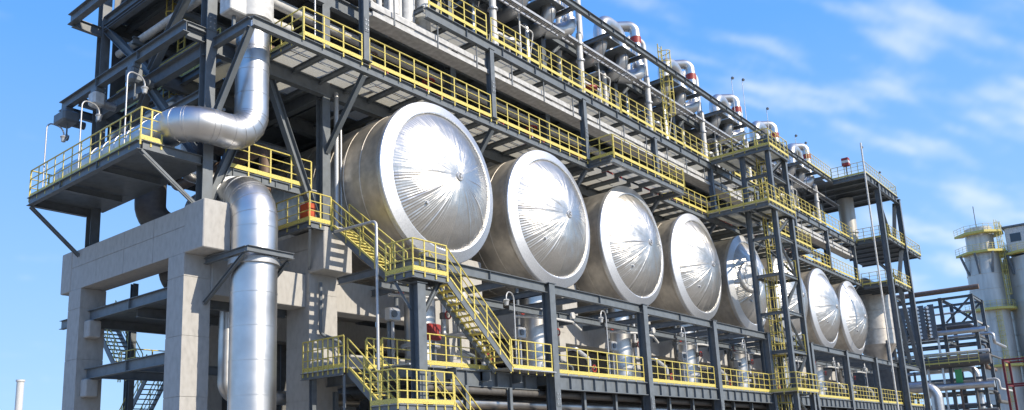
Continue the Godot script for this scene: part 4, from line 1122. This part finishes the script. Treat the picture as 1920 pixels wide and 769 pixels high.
		part(q, "drain", sweep(route([Vector3(1.5 + s, 4.6, -0.6), Vector3(1.5 + s, 1.7, -0.6), Vector3(1.5 + s, 1.7, 0.6), Vector3(2.4 + s, 1.2, 0.8), Vector3(2.4 + s, 0, 0.8)], 0.22), 0.11, 10), M.galv)
		part(q, "drain", sweep(route([Vector3(-1.7, 4.4, -0.4), Vector3(-1.7, 2.4 + s, -0.4), Vector3(-2.7, 2.4 + s, 0.2), Vector3(-2.7, 0, 0.2)], 0.22), 0.09, 10), M.steel)
		part(q, "crossover", sweep(route([Vector3(-2.7, 2.9, 0.2), Vector3(-0.9, 2.9, 0.9), Vector3(0.9, 2.9, 0.9), Vector3(2.4, 2.7, 0.4)], 0.2), 0.06, 8), M.white)
		for k in [Vector3(1.5 + s, 2.6, -0.6), Vector3(-1.7, 3.3, -0.4), Vector3(2.4 + s, 0.7, 0.8)]:
			part(q, "valve", bev_mesh(Vector3(0.28, 0.34, 0.28), 0.06), M.pipe_dark, Transform3D(Basis(), k))
			part(q, "handwheel", lathe([Vector2(0.13, -0.02), Vector2(0.19, -0.02), Vector2(0.19, 0.02), Vector2(0.13, 0.02), Vector2(0.13, -0.02)], 14, false), M.red, Transform3D(Basis(), k + Vector3(0, 0, 0.28)))
			part(q, "stem", box_mesh(Vector3(-0.02, -0.02, 0.1), Vector3(0.02, 0.02, 0.3)), M.galv, Transform3D(Basis(), k))
		part(q, "gauge", sweep([Vector3(0.9, 3.2, 0.9), Vector3(0.9, 3.2, 1.0)], 0.16, 14), M.white)

func small_things(XS: Array) -> void:
	var ls := [26.5, 33.55, 41.6, 49.6, 58.5, 66.5, 74.4]
	for i in ls.size():
		lamp_post("gooseneck lamp on the lower walkway, %s from the stairs" % ORD[i], Vector3(ls[i], YLOW, -20.15), 3.1, Vector3(-0.62, 0, 0.1))
	for i in 3:
		lamp_post("gooseneck lamp on the end platform rail, %s from the riser" % ORD[i], Vector3(12.98, 10.8, [-26.2, -29.6, -32.6][i]), 2.9, Vector3(0.75, 0, -0.2))
	lamp_post("gooseneck lamp on the middle walkway near its free end", Vector3(18.3, YM, ZU + 0.0), 2.6, Vector3(-0.4, 0, -0.5))
	for i in 7:
		var t := thing("floodlight", "small dark floodlight on a thin roof pole, %s from the open end" % ORD[i], "floodlight", Vector3([60.0, 62.2, 67.0, 73.5, 76.0, 83.0, 88.5][i], YR + 0.15, [-23.2, -23.2, -23.2, -23.2, -23.2, -20.2, -20.2][i]), "floodlights on the roof")
		var h: float = [3.6, 4.2, 3.2, 2.6, 2.6, 3.2, 2.0][i]
		bar(t, "pole", Vector3.ZERO, Vector3(0, h, 0), 0.022, M.galv)
		part(t, "lamp_head", bev_mesh(Vector3(0.26, 0.2, 0.18), 0.04), M.steel, Transform3D(Basis(Vector3.RIGHT, 0.5), Vector3(0, h, 0.1)))
	# white pipe cluster above the middle walkway near the open end
	for i in 4:
		pipe("white_manifold", "%s white manifold pipe hanging above the middle walkway near the first drum" % ORD[i], [Vector3(21.6 + 0.7 * i, 22.5, -23.2 - 0.1 * i), Vector3(21.6 + 0.7 * i, 18.7 - 0.25 * i, -23.2 - 0.1 * i), Vector3(26.5, 18.7 - 0.25 * i, -23.2 - 0.1 * i)], 0.09 + 0.02 * (i % 2), 0.3, M.white, 0.0, "white manifold pipes above the middle walkway")
	for i in 3:
		var b := thing("white_tank", "%s small white tank above the middle walkway near the first drum" % ORD[i], "tank", Vector3(23.3 + 1.0 * i, 18.9, -23.6), "small white tanks")
		part(b, "shell", sweep([Vector3(0, 0, 0), Vector3(0, 2.2, 0)], 0.34, 20), M.white)
		part(b, "bracket", box_mesh(Vector3(-0.05, -0.9, -0.3), Vector3(0.05, 0.0, 0.3)), M.steel)
	# conduits running down the main columns
	for i in range(1, 4):
		var x: float = XS[i] + 0.42
		pipe("conduit", "thin conduit beside the %s tall main column from the open end" % ORD[i], [Vector3(x, 9.0, ZM + 0.12), Vector3(x, 15.0, ZM + 0.12)], 0.1, 0.2, M.galv)
		pipe("conduit", "slimmer conduit on the %s tall main column from the open end" % ORD[i], [Vector3(x + 0.3, 8.98, ZM + 0.05), Vector3(x + 0.3, 14.2, ZM + 0.05), Vector3(x + 0.3, 14.2, ZM - 1.5)], 0.05, 0.2, M.galv)
	# clutter around the landing column: small valves on the concrete column
	for i in range(1, 6):
		var x: float = XS[i]
		pipe("instrument_pipe", "small bent instrument pipe on the %s concrete frame from the open end" % ORD[i], [Vector3(x - 0.35, 6.9, -24.85), Vector3(x - 0.35, 4.9, -24.85), Vector3(x + 0.6, 4.6, -24.7), Vector3(x + 0.6, 3.4, -24.7)], 0.07, 0.2, M.steel)
		var bx := thing("sight_box", "small dark instrument box under the drums, %s from the stairs" % ORD[i - 1], "box", Vector3(x + 1.3, YLOW, -22.6), "instrument boxes under the drums")
		part(bx, "post", box_mesh(Vector3(-0.04, 0, -0.04), Vector3(0.04, 1.9, 0.04)), M.galv)
		part(bx, "case", bev_mesh(Vector3(0.55, 0.5, 0.35), 0.04), M.galv, Transform3D(Basis(), Vector3(0, 2.1, 0)))
		part(bx, "dial", sweep([Vector3(-0.1, 2.1, 0.17), Vector3(-0.1, 2.1, 0.24)], 0.14, 14), M.steel)

func silo(label: String, at: Vector3, r: float, top: float) -> Node3D:
	var t := thing("silo", label, "tower", at, "pale process towers beyond the far end")
	var prof := [Vector2(r, 0.0)]
	var y := 2.4
	while y < top:
		prof.append(Vector2(r, y)); prof.append(Vector2(r + 0.05, y + 0.02)); prof.append(Vector2(r + 0.05, y + 0.14)); prof.append(Vector2(r, y + 0.16))
		y += 2.4
	prof.append(Vector2(r, top)); prof.append(Vector2(r * 0.5, top + 0.5)); prof.append(Vector2(0, top + 0.6))
	part(t, "shell", lathe(prof, 48, false), M.tower, Transform3D(Basis(Vector3.RIGHT, -PI / 2), Vector3.ZERO))
	return t

func ring_platform(t: Node3D, y: float, r: float, a0: float, a1: float) -> void:
	var n := int((a1 - a0) * r / 1.6)
	var st := start()
	for k in n:
		var a := lerpf(a0, a1, float(k) / n)
		var b := lerpf(a0, a1, float(k + 1) / n)
		var p := [Vector3(sin(a), 0, cos(a)), Vector3(sin(b), 0, cos(b))]
		var up := Vector3(0, y, 0)
		var dn := Vector3(0, y - 0.2, 0)
		quad(st, p[0] * r + up, p[1] * r + up, p[1] * (r + 1.2) + up, p[0] * (r + 1.2) + up)
		quad(st, p[0] * (r + 1.2) + dn, p[1] * (r + 1.2) + dn, p[1] * r + dn, p[0] * r + dn)
		quad(st, p[0] * (r + 1.2) + dn, p[0] * (r + 1.2) + up, p[1] * (r + 1.2) + up, p[1] * (r + 1.2) + dn)
		rail(t, p[0] * (r + 1.15) + up, p[1] * (r + 1.15) + up, 0.85)
	part(t, "ring_floor", done(st), M.yellow)

func beyond() -> void:
	var g := -GY
	var a := silo("pale weathered process tower crowned by a yellow railed cage", Vector3(148.5, GY, -21.0), 2.45, 28.0 + g)
	ring_platform(a, 19.2 + g, 2.5, -2.6, 0.9)
	ring_platform(a, 10.6 + g, 2.5, -2.6, 0.1)
	ring_platform(a, 28.1 + g, 2.4, -2.8, 1.2)
	ring_platform(a, 31.2 + g, 2.2, -2.8, 1.2)
	part(a, "top_drum", sweep([Vector3(0, 28.0 + g, 0), Vector3(0, 32.2 + g, 0)], 1.9, 28), M.tower)
	for k in 5:
		var an := -2.4 + 0.7 * k
		strut(a, "bracket", Vector3(sin(an) * 3.5, 27.9 + g, cos(an) * 3.5), Vector3(sin(an) * 2.5, 24.8 + g, cos(an) * 2.5), 0.25, 0.25, M.steel)
	caged_ladder(a, -1.2, 2.6, 19.0 + g, 33.0 + g, -0.5)
	caged_ladder(a, -2.4, 1.2, 3.0 + g, 19.0 + g, -1.1)
	part(a, "mast", tube(3.5, 0.06, 6), M.steel, frame(Vector3(-1.0, 32.2 + g, 0), Vector3(-1.0, 35.7 + g, 0)))
	var b := silo("broad pale process tower with a grey cabin on top", Vector3(152.5, GY, -13.0), 6.2, 26.8 + g)
	ring_platform(b, 27.4 + g, 5.8, -2.6, 0.6)
	for k in 4:
		var an := -2.3 + 0.6 * k
		strut(b, "bracket", Vector3(sin(an) * 6.9, 27.2 + g, cos(an) * 6.9), Vector3(sin(an) * 6.25, 24.2 + g, cos(an) * 6.25), 0.3, 0.3, M.steel)
	var cab := part(b, "cabin", bev_mesh(Vector3(8, 4.2, 7), 0.08), M.white, Transform3D(Basis(), Vector3(-0.5, 29.4 + g, -1)))
	for k in 3: part(cab, "window", box_mesh(Vector3(-4.03, -0.2, -0.7), Vector3(-3.97, 1.1, 0.7)), M.glass, Transform3D(Basis(), Vector3(0, 0, -2.2 + 2.2 * k)))
	part(cab, "roof", box_mesh(Vector3(-4.3, 2.1, -3.8), Vector3(4.3, 2.35, 3.8)), M.steel)
	# pipe rack beyond the far end
	var r := thing("pipe_rack", "dark multi level pipe rack beyond the far end", "pipe rack", Vector3(0, GY, 0))
	var xs := [108.0, 114.0]
	var zs := [-26.0, -20.2, -17.0]
	for x in xs:
		for z in zs: column(r, "post", x, z, 0, 16.2 + g, 0.36, 0.36, M.steel)
		for y in [2.2, 3.7, 5.2, 6.7, 8.2, 9.7, 11.2, 13.0, 16.0]: beam(r, "tier", Vector3(x, y + g, -26.2), Vector3(x, y + g, -16.8), 0.28, 0.2, M.steel)
		for z in [-17.2, -19.9]:
			beam(r, "diagonal", Vector3(x, 13.2 + g, z), Vector3(x, 15.8 + g, -37.1 - z), 0.2, 0.2, M.steel)
	for z in zs:
		for y in [5.2, 11.2, 16.0]: beam(r, "tie", Vector3(108.2, y + g, z), Vector3(113.8, y + g, z), 0.35, 0.2, M.steel)
	var cols := ["pipe_dark", "clad", "pipe_dark", "white", "clad", "pipe_brown"]
	for i in 6:
		var z0 := -27.0
		var y: float = [3.0, 5.9, 8.7, 9.6, 12.0, 16.8][i]
		pipe("rack_pipe", "%s pipe up the near side of the far pipe rack" % ORD[i], [Vector3(107.3, y, z0), Vector3(107.3, y, -16.0)], [0.3, 0.4, 0.62, 0.2, 0.3, 0.3][i], 0.3, M[cols[i]], 0.0, "pipes crossing the far pipe rack", 16)
	for i in 10:
		var y2: float = 2.6 + 1.32 * i
		pipe("thin_rack_pipe", "%s thin pipe up, crossing inside the far pipe rack" % ORD[i], [Vector3(109.5 + (i % 3) * 1.4, y2, -27.5), Vector3(109.5 + (i % 3) * 1.4, y2, -18.0 + (i % 4) * 0.7), Vector3(109.5 + (i % 3) * 1.4, y2 - 1.1, -18.0 + (i % 4) * 0.7), Vector3(118.0, y2 - 1.1, -18.0 + (i % 4) * 0.7)], 0.12 + 0.05 * (i % 3), 0.4, M[cols[i % 6]], 0.0, "thin pipes behind the far pipe rack", 12)
	for i in 6:
		pipe("rack_riser", "%s thin upright pipe in the far pipe rack, counted from the end tower" % ORD[i], [Vector3(107.6, GY, -25.4 + 1.5 * i), Vector3(107.6, 6.0 + 1.9 * (i % 4), -25.4 + 1.5 * i)], 0.13, 0.3, M[cols[(i + 1) % 6]], 0.0, "thin upright pipes in the far pipe rack", 12)
	var wk := thing("rack_walkway", "yellow railed walkway on the far pipe rack", "walkway", Vector3.ZERO)
	part(wk, "floor_plate", box_mesh(Vector3(106.6, 8.45, -26.0), Vector3(107.7, 8.5, -17.0)), M.steel)
	rail(wk, Vector3(106.6, 8.5, -26.0), Vector3(106.6, 8.5, -17.0), 1.0)
	# finned tube bundles
	for k in 4:
		var t := thing("tube_bundle", "%s upright bundle of stacked silver tubes on the far pipe rack" % ORD[k], "tube bundle", Vector3(107.0, 11.45, -24.4 + 1.05 * k), "tube bundles on the far pipe rack")
		for j in 9:
			part(t, "tube", tube(1.5, 0.15, 8), M.clad, Transform3D(Basis(Vector3.UP, 0.6), Vector3(-0.7, 0.2 + 0.42 * j, 0)))
		for s in [-0.62, 0.5]: part(t, "end_plate", box_mesh(Vector3(s, 0, -0.35 - s * 0.5), Vector3(s + 0.06, 3.9, 0.3 - s * 0.5)), M.steel)
	pipe("elbow_pipe", "silver pipe bending down beside the far pipe rack", [Vector3(104, 5.9, -26), Vector3(104, 5.9, -21.2), Vector3(104, GY, -21.2)], 0.62, 1.3, M.clad, 1.4)
	pipe("elbow_pipe", "second silver pipe bending down in the far pipe rack", [Vector3(109, 8.0, -23), Vector3(109, 8.0, -17.9), Vector3(109, GY, -17.9)], 0.4, 0.9, M.clad)
	var gp := thing("green_panel", "small green panel in the far pipe rack", "panel", Vector3(107.6, 6.2, -19.4))
	part(gp, "sheet", bev_mesh(Vector3(0.2, 1.6, 0.7), 0.04), M.green, Transform3D(Basis(), Vector3(0, 0.8, 0)))
	var rs := thing("red_frame", "dark red steel frame in front of the pale process towers", "steel frame", Vector3(100, GY, -12.7))
	for q in [Vector2(0, -1.2), Vector2(0, 2.2), Vector2(4, -1.2), Vector2(4, 2.2)]:
		strut(rs, "post", Vector3(q.x, 0, q.y), Vector3(q.x, 9.6, q.y), 0.2, 0.2, M.darkred)
	for y in [7.0, 9.5]:
		for z in [-1.2, 2.2]: strut(rs, "bar", Vector3(0.1, y, z), Vector3(3.9, y, z), 0.18, 0.12, M.darkred)
		for x in [0.0, 4.0]: strut(rs, "bar", Vector3(x, y, -1.1), Vector3(x, y, 2.1), 0.18, 0.12, M.darkred)
	var ch := thing("chimney", "slim white chimney far behind the open end", "chimney", Vector3(109.0, GY, -280.0))
	part(ch, "stack", sweep([Vector3.ZERO, Vector3(0, 31.5, 0)], 1.1, 20), M.white)
	part(ch, "cap", sweep([Vector3(0, 31.0, 0), Vector3(0, 31.6, 0)], 1.35, 20), M.white)
